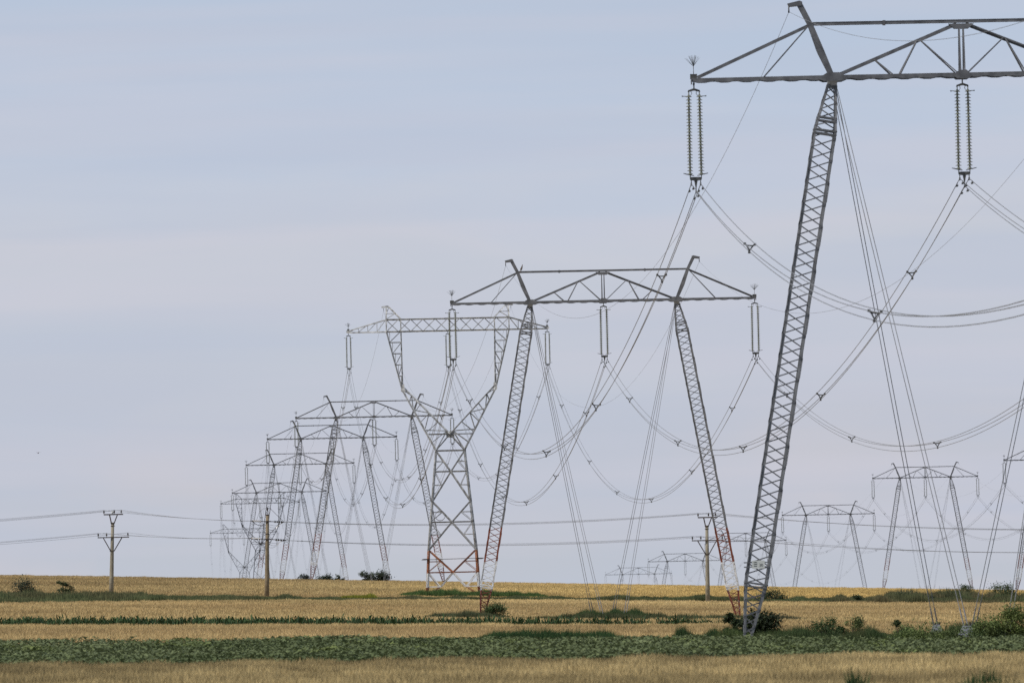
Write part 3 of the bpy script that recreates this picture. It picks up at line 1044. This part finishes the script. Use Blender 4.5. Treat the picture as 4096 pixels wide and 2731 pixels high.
# ------------------------------------------------------------------ ground sheet
ys = np.concatenate([np.arange(40, 1700, 12), np.arange(1700, 5000, 75), np.geomspace(5000, 30000, 12)])
xs = np.concatenate([-np.geomspace(6000, 130, 16), np.linspace(-120, 120, 41), np.geomspace(130, 6000, 16)])
X, Y = np.meshgrid(xs, ys)
Z = T(X, Y) - .55
V = np.stack([X, Y, Z], -1).reshape(-1, 3)
ny, nx = X.shape
I = np.arange(ny * nx).reshape(ny, nx)
Fq = np.stack([I[:-1, :-1], I[:-1, 1:], I[1:, 1:], I[1:, :-1]], -1).reshape(-1, 4)


def np_mesh(name, V, F, mat, col=None, smooth=False):
    me = bpy.data.meshes.new(name)
    k = F.shape[1]
    me.vertices.add(len(V)); me.vertices.foreach_set('co', V.astype(np.float32).ravel())
    me.loops.add(F.size); me.loops.foreach_set('vertex_index', F.astype(np.int32).ravel())
    me.polygons.add(len(F)); me.polygons.foreach_set('loop_start', np.arange(0, F.size, k, dtype=np.int32))
    if smooth: me.polygons.foreach_set('use_smooth', np.ones(len(F), dtype=bool))
    me.update(calc_edges=True)
    if col is not None:
        at = me.attributes.new('Col', 'FLOAT_COLOR', 'POINT')
        c4 = np.ones((len(V), 4), np.float32); c4[:, :3] = col
        at.data.foreach_set('color', c4.ravel())
    me.materials.append(mat)
    me.validate()
    return me


mg = bpy.data.materials.new('dry_soil')
t, N, L = nt(mg)
b = bsdf(t, ramp(t, noise(t, .15, 6), [(.3, (.10, .075, .042)), (.7, (.19, .145, .085))]), .95, 0, .1)
finish(t, b.outputs[0], False)
tag(put('ground', np_mesh('ground', V, Fq, mg, None, True)), None, None, None, 'structure')


# ------------------------------------------------------------------ crops
def vnoise(x, y, seed):
    """smooth value noise, vectorised"""
    xi = np.floor(x).astype(np.int64); yi = np.floor(y).astype(np.int64)
    fx = x - xi; fy = y - yi
    fx = fx * fx * (3 - 2 * fx); fy = fy * fy * (3 - 2 * fy)

    def hsh(a, b):
        n = (a * 374761393 + b * 668265263 + seed * 974634777) & 0x7fffffff
        n = ((n ^ (n >> 13)) * 1274126177) & 0x7fffffff
        return ((n ^ (n >> 16)) & 0xffff) / 65535.0
    return (hsh(xi, yi) * (1 - fx) + hsh(xi + 1, yi) * fx) * (1 - fy) + (hsh(xi, yi + 1) * (1 - fx) + hsh(xi + 1, yi + 1) * fx) * fy


def blades(x, y, z, h, w, lean, col, nb=3):
    """nb narrow upright triangles per spot"""
    n = len(x)
    Vs, Cs = [], []
    for k in range(nb):
        an = RNG.uniform(0, 2 * np.pi, n); dx, dy = np.cos(an) * w / 2, np.sin(an) * w / 2
        ox = RNG.normal(0, .5, n) * w * 1.6; oy = RNG.normal(0, .5, n) * w * 1.6
        la = RNG.normal(0, 1, (2, n)) * lean
        hh = h * RNG.uniform(.65, 1.1, n)
        p0 = np.stack([x + ox - dx, y + oy - dy, z], -1); p1 = np.stack([x + ox + dx, y + oy + dy, z], -1)
        p2 = np.stack([x + ox + la[0], y + oy + la[1], z + hh], -1)
        Vs.append(np.stack([p0, p1, p2], 1))
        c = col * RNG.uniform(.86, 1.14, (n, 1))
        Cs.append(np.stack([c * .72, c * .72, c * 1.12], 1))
    V = np.concatenate(Vs).reshape(-1, 3); C = np.concatenate(Cs).reshape(-1, 3)
    F = np.arange(len(V)).reshape(-1, 3)
    return V, F, C


def join(parts):
    Vs, Fs, Cs, o = [], [], [], 0
    for V, F, C in parts:
        Vs.append(V); Fs.append(F + o); Cs.append(C); o += len(V)
    return np.concatenate(Vs), np.concatenate(Fs), np.concatenate(Cs)


def sheet(y0f, y1f, x0, x1, nx, ny, drop, col, rough=.0):
    xs = np.linspace(x0, x1, nx)
    a = np.asarray(y0f(xs)); b = np.asarray(y1f(xs))
    tt = np.linspace(0, 1, ny)[:, None]
    Yv = a + (b - a) * tt; Xv = np.broadcast_to(xs, Yv.shape)
    Zv = T(Xv, Yv) - drop + (vnoise(Xv * .5, Yv * .25, 3) - .5) * rough
    V = np.stack([Xv, Yv, Zv], -1).reshape(-1, 3)
    I = np.arange(nx * ny).reshape(ny, nx)
    q = np.stack([I[:-1, :-1], I[:-1, 1:], I[1:, 1:], I[1:, :-1]], -1).reshape(-1, 4)
    F = np.concatenate([q[:, [0, 1, 2]], q[:, [0, 2, 3]]])
    return V, F, np.broadcast_to(np.asarray(col), V.shape)


def field_pts(y0f, y1f, dens, m=1.35):
    y0, y1 = float(np.min(y0f(np.linspace(-90, 90, 50)))), float(np.max(y1f(np.linspace(-90, 90, 50))))
    area = (y1 - y0) * 2 * (.0495 * y1 * m)
    n = int(area * dens)
    y = RNG.uniform(y0, y1, n); x = RNG.uniform(-1, 1, n) * .0495 * y1 * m
    k = (np.abs(x) < .0495 * y * m + 1.5) & (y > y0f(x)) & (y < y1f(x))
    return x[k], y[k]


K = lambda v: (lambda x: np.full_like(np.asarray(x, float), v))
LOW = lambda x: np.interp(x, [-75, -60, -48, -25, -3, 38, 58, 100], [930, 965, 1000, 1085, 1137, 1162, 1187, 1225])
UPP = lambda x: np.interp(x, [-75, -50, -30, -22, -3, 38, 50, 100], [1145, 1140, 1128, 1122, 1152, 1190, 1235, 1290])
LIT = np.array([.56, .42, .20]); DRY = np.array([.42, .30, .145]); GOLD = np.array([.70, .48, .16])


def wheat(name, label, y0f, y1f, dens, h, w, base, dark, streak, nb=3, east=None, amp=1.0):
    x, y = field_pts(y0f, y1f, dens)
    s = .6 * vnoise(x * .012 + 7, y * streak, 5) + .4 * vnoise(x * .05, y * streak * 2.6, 9)      # long streaks across the view
    patch = vnoise(x * .35, y * .12, 21); fine = vnoise(x * 1.1, y * .14, 23); big = vnoise(x * .06, y * .02, 25)
    s = np.clip((s - .25) / .5, 0, 1)
    c = base * s[:, None] + dark * (1 - s[:, None])
    if east is not None:                      # riper, more golden towards one end
        g = np.clip((x + 25) / 50, 0, 1)[:, None]
        c = c * (1 - g) + (east * (.82 + .18 * s[:, None])) * g
    c = c * (1 + amp * ((patch - .5) * .26 + (fine - .5) * .30 + (big - .5) * .38))[:, None]
    z = T(x, y) - .34 + (vnoise(x * .9, y * .2, 31) - .5) * .16
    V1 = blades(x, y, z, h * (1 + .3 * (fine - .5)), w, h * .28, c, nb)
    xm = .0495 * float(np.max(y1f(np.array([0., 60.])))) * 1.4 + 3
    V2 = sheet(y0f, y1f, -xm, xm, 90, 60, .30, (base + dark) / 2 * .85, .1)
    V, F, C = join([V1, V2])
    return tag(put(name, np_mesh(name, V, F, M['wheat'], C)), label, 'wheat', None, 'stuff')


TAN = np.array([.45, .345, .168])
wheat('wheat_field', 'dull straw wheat along the bottom of the picture, before the leafy green strip', K(222), K(352), 20, .38, .05, TAN * 1.02, TAN * .74, .03, 3, None, 2.0)
wheat('wheat_field', 'narrow wheat strip between the leafy green strip and the dark corn', K(464), K(651), 8, .38, .08, LIT * .92, DRY * .88, .018)
wheat('wheat_field', 'wide wheat strip behind the dark corn, up to the grassy verge', K(669), LOW, 3.4, .36, .12, LIT * .95, DRY * 1.0, .016)
wheat('wheat_field', 'golden wheat on the rise behind the verge, up to the skyline', UPP, K(1640), 2.4, .38, .17, LIT * .86, DRY * .88, .009, 3, GOLD * .62 + LIT * .36)


def leaves(x, y, z, size, col, tiltmax=.7):
    """broad bent leaves: four-corner blades folded on the midrib"""
    n = len(x)
    an = RNG.uniform(0, 2 * np.pi, n); ti = RNG.uniform(-.15, tiltmax, n)
    L = size * RNG.uniform(.6, 1.2, n)
    d = np.stack([np.cos(an) * np.cos(ti), np.sin(an) * np.cos(ti), -np.sin(ti)], -1)
    s = np.stack([-np.sin(an), np.cos(an), RNG.normal(0, .25, n)], -1)
    p = np.stack([x, y, z], -1)
    a = p; bq = p + d * (L * .5)[:, None] + s * (L * .42)[:, None] + np.array([0, 0, .03])
    cq = p + d * L[:, None] + np.array([0, 0, -.05]) * size; dq = p + d * (L * .5)[:, None] - s * (L * .42)[:, None] + np.array([0, 0, .03])
    V = np.stack([a, bq, cq, dq], 1).reshape(-1, 3)
    I = np.arange(n)[:, None] * 4
    F = np.concatenate([I + np.array([0, 1, 2]), I + np.array([0, 2, 3])])
    C = np.repeat(col * RNG.uniform(.75, 1.25, (n, 1)), 4, 0)
    return V, F, C


# leafy green crop strip
x, y = field_pts(K(354), K(460), 26)
rowz = vnoise(x * .9, y * .5, 41); pa = vnoise(x * .16, y * .1, 44)
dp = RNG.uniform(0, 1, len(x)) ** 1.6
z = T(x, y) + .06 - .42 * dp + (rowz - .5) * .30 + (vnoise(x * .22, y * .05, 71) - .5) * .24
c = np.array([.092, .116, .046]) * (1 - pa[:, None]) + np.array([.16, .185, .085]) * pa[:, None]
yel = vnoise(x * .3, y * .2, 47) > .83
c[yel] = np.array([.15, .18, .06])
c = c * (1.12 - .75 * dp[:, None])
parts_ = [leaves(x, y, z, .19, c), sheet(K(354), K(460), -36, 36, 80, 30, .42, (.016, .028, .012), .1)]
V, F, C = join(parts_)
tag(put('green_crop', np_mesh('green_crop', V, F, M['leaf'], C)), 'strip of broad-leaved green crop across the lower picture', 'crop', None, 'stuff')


def corn(name, label, x, y, h, colr):
    n = len(x)
    zb = T(x, y) - .4
    P = []
    h = h * RNG.uniform(.7, 1.3, n)
    for k in range(5):
        an = RNG.uniform(0, 2 * np.pi, n); L = h * RNG.uniform(.45, .8, n); st = h * RNG.uniform(.15, .75, n)
        w = (.06 * h / .9)[:, None]
        dx, dy = np.cos(an), np.sin(an)
        p0 = np.stack([x, y, zb + st], -1)
        up = RNG.uniform(.5, 1.0, n)
        p1 = p0 + np.stack([dx * L * .4, dy * L * .4, L * up], -1)
        p2 = p0 + np.stack([dx * L * .8, dy * L * .8, L * (up + RNG.uniform(-.25, .45, n))], -1)
        s = np.stack([-dy, dx, np.zeros(n)], -1) * w
        V = np.stack([p0 - s * .4, p0 + s * .4, p1 + s, p1 - s, p2], 1).reshape(-1, 3)
        I = np.arange(n)[:, None] * 5
        F = np.concatenate([I + np.array(q) for q in ([0, 1, 2], [0, 2, 3], [3, 2, 4])])
        C = np.repeat(colr * RNG.uniform(.6, 1.3, (n, 1)), 5, 0)
        P.append((V, F, C))
    V, F, C = join(P)
    return tag(put(name, np_mesh(name, V, F, M['leaf'], C)), label, 'corn', None, 'stuff')


c0 = np.array([.035, .062, .022])
n = 4500
x = RNG.uniform(-50, 15.5, n); y = RNG.uniform(652, 668, n)
k = RNG.uniform(0, 1, n) < np.interp(x, [-40, -10, 5, 12, 15.5], [1, .9, .6, .35, .1])
y = np.where(x > -8, 652 + (y - 652) * np.interp(x, [-8, 6], [1, .5]), y)
corn('corn_strip', 'thin strip of dark corn between two wheat strips', x[k], y[k], .5, c0 * 1.3)


def grass(name, label, cx, cy, rx, ry, n, h, w, col, lo=.55, cat='grass', mixc=None):
    x = cx + RNG.uniform(-1, 1, n) * rx; y = cy + RNG.uniform(-1, 1, n) * ry
    hv = h * (lo * .5 + (1.1 - lo * .5) * vnoise(x * 1.3 + cx, y * .12, 51) ** 1.3 * 1.4) * np.clip((1.02 - np.abs(x - cx) / rx) * 3.5, .12, 1)
    hv = hv * RNG.uniform(.6, 1.1, n)
    c = np.broadcast_to(np.array(col), (n, 3)) * (.7 + .6 * vnoise(x * .8, y * .3, 53))[:, None]
    if mixc is not None:
        mk = vnoise(x * .5, y * .1, 57) > .55
        c = np.where(mk[:, None], np.array(mixc), c)
    V, F, C = blades(x, y, T(x, y) - .45, hv + .45, w, h * .16, c, 3)
    return tag(put(name, np_mesh(name, V, F, M['grass'], C)), label, cat, None, 'stuff')


GR = (.075, .105, .038); GD = (.05, .078, .03); BR = (.15, .13, .065)
# verge: one long band following the line of poles
x = RNG.uniform(-78, 78, 71000)
f = RNG.uniform(0, 1, len(x))
y = LOW(x) + (UPP(x) - LOW(x)) * f
hv = np.interp(x, [-66, -40, -28, -15, -5, 15, 35, 48, 66], [.55, .5, .28, .22, .3, .42, .5, .75, .8])
hv = hv * .68 * (.25 + 2.2 * vnoise(x * .45, y * .06, 61) ** 2.6 + .7 * vnoise(x * 1.9, y * .1, 62) ** 3)
c = np.array((.092, .112, .048)) * (.45 + .8 * vnoise(x * .4, y * .05, 63) + .35 * vnoise(x * 1.7, y * .08, 64))[:, None]
br = np.clip(np.interp(x, [-66, -20, 25, 40, 66], [.4, .3, .2, .6, .42]) * 2 * vnoise(x * .25, y * .08, 65), 0, 1)[:, None]
c = c * (1 - br) + np.array(BR) * br
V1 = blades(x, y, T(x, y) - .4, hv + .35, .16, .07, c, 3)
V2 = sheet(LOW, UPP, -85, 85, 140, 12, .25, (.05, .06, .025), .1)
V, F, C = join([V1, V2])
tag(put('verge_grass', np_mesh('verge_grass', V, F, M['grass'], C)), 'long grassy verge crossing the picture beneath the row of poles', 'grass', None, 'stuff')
grass('tall_grass', 'tall green weeds round the feet of the pale Y-shaped tower', -4.9, 1194, 8.3, 12, 9000, .58, .11, (.07, .115, .035))
grass('tall_grass', 'low patch of yellow flowering weeds in the verge', -16.8, 1122, 2.0, 4, 1500, .45, .16, (.21, .21, .03))
grass('tall_grass', 'weeds round the guy anchors of the second tallest pylon', 7.4, 803, 3.4, 10, 4500, .55, .09, GD)
grass('tall_grass', 'thin dark grass line at the edge of the corn, beside the banded leg', 9.5, 772, 9.5, 6, 5200, .36, .09, (.075, .085, .04))
grass('tall_grass', 'short dry grass line beside the thick grey leg', 18.5, 772, 2.4, 4, 900, .3, .1, (.09, .09, .05))
grass('tall_grass', 'dark grass at the foot of the second tallest pylon', -4.0, 800, 3.2, 6, 2200, .38, .09, (.08, .09, .045))
grass('tall_grass', 'dark grass fringe on the upper edge of the leafy green strip', 1.4, 464, 3.3, 4, 4200, .42, .055, (.045, .085, .03))
grass('tall_grass', 'grass tuft on the leafy strip edge before the thick grey leg', 7.8, 462, 1.1, 3, 1300, .5, .05, (.05, .085, .03))
grass('tall_grass', 'pale green grass right round the foot of the thick grey leg', 10.0, 455, 1.7, 3, 2200, .7, .05, (.085, .115, .04))
grass('tall_grass', 'mixed dark and dry weeds under the shrubs by the guy anchors', 16.6, 450, 6.4, 5, 12000, .5, .05, (.055, .08, .03), .4, 'grass', (.09, .10, .04))
grass('tall_grass', 'dry brown grass around the skyline bush by the second line', 50.0, 1235, 7.5, 16, 5000, .95, .15, (.11, .115, .055), .5, 'grass', BR)
grass('weed_tuft', 'blurred dark green weed tips rising in the corner of the bottom wheat', 11.0, 243, 1.1, 1.2, 110, .52, .085, (.045, .075, .028), .25, 'weeds')
grass('weed_tuft', 'single dark weed tuft rising in the bottom wheat', 7.75, 243, .15, .6, 30, .72, .08, (.045, .075, .028), .3, 'weeds')


# ------------------------------------------------------------------ shrubs and small trees
def shrub(name, label, x, y, w, h, colr, leaf=.2, n=900, clumps=26, stems=5, stretch=1.0, sparse=False, base=0.0, group=None):
    z0 = float(T(x, y)) - .4
    r = thing(name, label, 'bush' if name != 'small_tree' else 'tree', (x, y, z0), random.uniform(0, 6), group)
    h = h * 1.08 + .4
    st = MB(); tips = []
    for i in range(stems):
        a = 2 * math.pi * i / stems + random.uniform(-.4, .4); q = random.uniform(.25, .8)
        tip = Vector((math.cos(a) * w * .42 * q, math.sin(a) * w * .42 * q, h * random.uniform(.6, .95)))
        mid = tip * .5 + Vector((random.uniform(-.1, .1), random.uniform(-.1, .1), .1)) * w * .4
        st.tube([(0, 0, -.1), mid, tip], .03 * h, 5, .008)
        tips += [mid, tip]
    part('stem', st.mesh('stem', M['bark']), r)
    cs = []
    for i in range(clumps):
        a = random.uniform(0, 2 * math.pi); u = random.uniform(-1, 1); rad = random.uniform(.35, 1) ** .5
        hz_ = math.sqrt(1 - u * u)
        p = Vector((math.cos(a) * hz_ * w / 2 * rad, math.sin(a) * hz_ * w / 2 * rad, base * h + h * (1 - base) * (.5 + .5 * u * rad)))
        if sparse and random.random() < .6: p = random.choice(tips) + Vector((random.gauss(0, .12), random.gauss(0, .12), random.gauss(0, .1))) * w
        cs.append((p, random.uniform(.16, .34) * w * (0.75 if sparse else 1), random.uniform(.6, 1.35)))
    per = max(8, int(n * 2.2) // clumps)
    PX, CX = [], []
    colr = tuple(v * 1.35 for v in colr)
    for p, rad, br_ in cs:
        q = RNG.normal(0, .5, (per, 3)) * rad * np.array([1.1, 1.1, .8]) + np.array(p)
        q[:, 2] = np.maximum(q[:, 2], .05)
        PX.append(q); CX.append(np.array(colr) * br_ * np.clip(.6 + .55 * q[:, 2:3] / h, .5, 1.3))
    q = np.concatenate(PX); cc = np.concatenate(CX)
    V, F, C = leaves(q[:, 0], q[:, 1], q[:, 2], leaf, cc, 1.3)
    part('crown' if name == 'small_tree' else 'foliage', np_mesh('foliage', V, F, M['leaf'], C), r)
    return r


DG = (.042, .060, .026); MG = (.062, .088, .034); YG = (.11, .135, .042); OL = (.07, .08, .04)
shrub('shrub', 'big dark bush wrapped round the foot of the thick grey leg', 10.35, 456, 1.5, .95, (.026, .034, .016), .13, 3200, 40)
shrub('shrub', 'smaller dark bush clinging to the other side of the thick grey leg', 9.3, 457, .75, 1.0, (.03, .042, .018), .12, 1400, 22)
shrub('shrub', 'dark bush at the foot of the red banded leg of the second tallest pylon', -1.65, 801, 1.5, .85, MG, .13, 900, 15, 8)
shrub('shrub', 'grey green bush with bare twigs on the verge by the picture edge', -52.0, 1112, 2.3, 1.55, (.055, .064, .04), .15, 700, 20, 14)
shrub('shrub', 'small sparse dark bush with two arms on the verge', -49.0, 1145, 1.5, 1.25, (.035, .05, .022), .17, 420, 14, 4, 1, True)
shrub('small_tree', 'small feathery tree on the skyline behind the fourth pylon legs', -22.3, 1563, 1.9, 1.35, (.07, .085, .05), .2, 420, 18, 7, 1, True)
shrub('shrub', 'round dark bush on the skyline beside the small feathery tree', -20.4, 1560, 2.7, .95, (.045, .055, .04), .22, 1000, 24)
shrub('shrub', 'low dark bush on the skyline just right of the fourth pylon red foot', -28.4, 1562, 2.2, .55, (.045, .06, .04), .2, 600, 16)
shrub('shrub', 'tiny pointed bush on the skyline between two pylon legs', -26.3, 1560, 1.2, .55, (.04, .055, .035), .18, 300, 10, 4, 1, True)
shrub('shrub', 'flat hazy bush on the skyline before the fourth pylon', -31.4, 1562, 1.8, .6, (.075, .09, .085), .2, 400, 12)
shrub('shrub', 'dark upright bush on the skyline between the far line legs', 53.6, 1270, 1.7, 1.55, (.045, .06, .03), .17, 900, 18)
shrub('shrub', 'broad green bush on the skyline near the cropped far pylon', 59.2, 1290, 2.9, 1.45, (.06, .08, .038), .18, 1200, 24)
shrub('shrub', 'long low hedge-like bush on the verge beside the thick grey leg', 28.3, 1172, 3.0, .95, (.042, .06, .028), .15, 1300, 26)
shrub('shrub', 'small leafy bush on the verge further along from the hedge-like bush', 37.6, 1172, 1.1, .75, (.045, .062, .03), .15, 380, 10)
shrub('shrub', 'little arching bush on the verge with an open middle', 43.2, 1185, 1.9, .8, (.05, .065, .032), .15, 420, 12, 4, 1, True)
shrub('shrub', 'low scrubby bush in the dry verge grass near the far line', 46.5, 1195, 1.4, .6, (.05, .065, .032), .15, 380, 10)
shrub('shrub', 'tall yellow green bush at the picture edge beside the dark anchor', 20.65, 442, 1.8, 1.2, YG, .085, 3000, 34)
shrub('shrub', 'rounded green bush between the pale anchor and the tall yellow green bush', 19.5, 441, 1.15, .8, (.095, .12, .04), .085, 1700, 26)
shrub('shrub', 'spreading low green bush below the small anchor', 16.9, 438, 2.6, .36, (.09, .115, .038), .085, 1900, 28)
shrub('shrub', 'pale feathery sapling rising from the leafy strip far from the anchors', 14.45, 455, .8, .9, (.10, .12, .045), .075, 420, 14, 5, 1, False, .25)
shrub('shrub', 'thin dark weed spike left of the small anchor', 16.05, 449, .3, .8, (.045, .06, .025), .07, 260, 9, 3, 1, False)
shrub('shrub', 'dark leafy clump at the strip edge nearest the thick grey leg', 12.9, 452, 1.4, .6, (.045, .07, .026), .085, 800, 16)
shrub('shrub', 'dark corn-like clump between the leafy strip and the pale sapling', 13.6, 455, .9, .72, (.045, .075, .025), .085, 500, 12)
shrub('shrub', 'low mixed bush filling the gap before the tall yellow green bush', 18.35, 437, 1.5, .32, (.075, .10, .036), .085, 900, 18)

# ------------------------------------------------------------------ light, sky
SUN_EL, SUN_AZ = math.radians(46), math.radians(-116)      # azimuth from the view direction (+Y), towards the left
w = bpy.data.worlds.new('World')
scene.world = w
w.use_nodes = True
t = w.node_tree; N = t.nodes; L = t.links
N.clear()
sky = N.new('ShaderNodeTexSky'); sky.sky_type = 'NISHITA'; sky.sun_disc = False
sky.sun_elevation = SUN_EL; sky.sun_rotation = SUN_AZ; sky.air_density = 1.3; sky.dust_density = 2.0; sky.ozone_density = 1.2
bg1 = N.new('ShaderNodeBackground'); bg1.inputs[1].default_value = .11
L.new(sky.outputs[0], bg1.inputs[0])
tc = N.new('ShaderNodeTexCoord')
sx = N.new('ShaderNodeSeparateXYZ'); L.new(tc.outputs['Generated'], sx.inputs[0])


def wnoise(stretch, scale, detail, dist=0.0):
    mp = N.new('ShaderNodeMapping'); mp.inputs['Scale'].default_value = stretch
    L.new(tc.outputs['Generated'], mp.inputs[0])
    nz = N.new('ShaderNodeTexNoise'); nz.inputs['Scale'].default_value = scale; nz.inputs['Detail'].default_value = detail
    nz.inputs['Roughness'].default_value = .45; nz.inputs['Distortion'].default_value = dist
    L.new(mp.outputs[0], nz.inputs['Vector'])
    return nz.outputs['Fac']


def math_(op, a, b, clamp=False):
    n_ = N.new('ShaderNodeMath'); n_.operation = op; n_.use_clamp = clamp
    for i, q in enumerate((a, b)):
        if isinstance(q, (int, float)): n_.inputs[i].default_value = q
        else: L.new(q, n_.inputs[i])
    return n_.outputs[0]


def lin(r, g, b):
    f_ = lambda c_: ((c_ / 255 + .055) / 1.055) ** 2.4 if c_ > 10 else c_ / 255 / 12.92
    return (f_(r), f_(g), f_(b))


# hazy veil low over the horizon: elevation ramp wobbled by broad stratus noise
wob = math_('MULTIPLY', math_('SUBTRACT', wnoise((22, 22, 110), 1.0, 4, .5), .5), .026)
el = math_('ADD', sx.outputs['Z'], wob)
f = math_('DIVIDE', el, .075)
veil = ramp(t, f, [(0.0, lin(187, 192, 202)), (.14, lin(188, 193, 205)), (.26, lin(188, 194, 208)), (.36, lin(191, 197, 209)), (.46, lin(196, 200, 211)), (.53, lin(192, 199, 213)), (.62, lin(186, 197, 215)), (.80, lin(180, 194, 214)), (1.0, lin(173, 189, 210))])
# faint warm puffs and lilac streaks
pf = wnoise((26, 26, 60), 1.4, 4, .2)
puff = N.new('ShaderNodeMapRange'); puff.inputs['From Min'].default_value = .47; puff.inputs['From Max'].default_value = .62
L.new(pf, puff.inputs['Value'])
low = N.new('ShaderNodeMapRange'); low.inputs['From Min'].default_value = .004; low.inputs['From Max'].default_value = .022
low.inputs['To Min'].default_value = .8; low.inputs['To Max'].default_value = .0
L.new(sx.outputs['Z'], low.inputs['Value'])
mx1 = N.new('ShaderNodeMix'); mx1.data_type = 'RGBA'
L.new(math_('MULTIPLY', puff.outputs[0], low.outputs[0]), mx1.inputs[0]); L.new(veil, mx1.inputs[6]); mx1.inputs[7].default_value = (*lin(205, 199, 203), 1)
stn = wnoise((9, 9, 190), 1.0, 3, .15)
mx2 = N.new('ShaderNodeMix'); mx2.data_type = 'RGBA'
sm = N.new('ShaderNodeMapRange'); sm.inputs['From Min'].default_value = .45; sm.inputs['From Max'].default_value = .70; sm.inputs['To Max'].default_value = .55
L.new(stn, sm.inputs['Value'])
L.new(sm.outputs[0], mx2.inputs[0]); L.new(mx1.outputs[2], mx2.inputs[6]); mx2.inputs[7].default_value = (*lin(200, 200, 212), 1)
st2 = wnoise((12, 12, 150), 1.3, 4, .4)
sm2 = N.new('ShaderNodeMapRange'); sm2.inputs['From Min'].default_value = .48; sm2.inputs['From Max'].default_value = .68; sm2.inputs['To Max'].default_value = .45
L.new(st2, sm2.inputs['Value'])
mx3 = N.new('ShaderNodeMix'); mx3.data_type = 'RGBA'
L.new(sm2.outputs[0], mx3.inputs[0]); L.new(mx2.outputs[2], mx3.inputs[6]); mx3.inputs[7].default_value = (*lin(183, 192, 210), 1)
bg2 = N.new('ShaderNodeBackground'); bg2.inputs[1].default_value = 1.035
L.new(mx3.outputs[2], bg2.inputs[0])
fac = N.new('ShaderNodeMapRange'); fac.interpolation_type = 'SMOOTHSTEP'
fac.inputs['From Min'].default_value = .06; fac.inputs['From Max'].default_value = .6; fac.inputs['To Min'].default_value = 1.0; fac.inputs['To Max'].default_value = .45
L.new(sx.outputs['Z'], fac.inputs['Value'])
ms = N.new('ShaderNodeMixShader')
L.new(fac.outputs[0], ms.inputs[0]); L.new(bg1.outputs[0], ms.inputs[1]); L.new(bg2.outputs[0], ms.inputs[2])
wo = N.new('ShaderNodeOutputWorld'); L.new(ms.outputs[0], wo.inputs[0])

sun = bpy.data.lights.new('sun', 'SUN'); sun.energy = 3.0; sun.angle = math.radians(.6); sun.color = (1, .95, .87)
so = bpy.data.objects.new('sun', sun); COL.objects.link(so)
dirv = Vector((math.sin(SUN_AZ) * math.cos(SUN_EL), math.cos(SUN_AZ) * math.cos(SUN_EL), math.sin(SUN_EL)))   # towards the sun
so.rotation_euler = dirv.to_track_quat('Z', 'Y').to_euler()

# ------------------------------------------------------------------ camera: long telephoto, tilted up a little, rolled slightly
cam = bpy.data.cameras.new('camera')
co = bpy.data.objects.new('camera', cam); COL.objects.link(co)
cam.sensor_width = 36; cam.lens = 24300 / 2352 * 36
cam.clip_start = 1; cam.clip_end = 60000
PITCH = math.atan((1400 - 784) / 24300); ROLL = math.radians(1.25)
co.matrix_world = Matrix.Rotation(PITCH, 4, 'X') @ Matrix.Rotation(math.pi / 2, 4, 'X') @ Matrix.Rotation(-ROLL, 4, 'Z')
cam.dof.use_dof = True; cam.dof.focus_distance = 850; cam.dof.aperture_fstop = 5.6
scene.camera = co

scene.render.engine = 'CYCLES'
scene.view_settings.view_transform = 'Standard'; scene.view_settings.look = 'None'; scene.view_settings.exposure = 0
scene.cycles.transparent_max_bounces = 64
scene.cycles.max_bounces = 5
scene.cycles.use_denoising = False
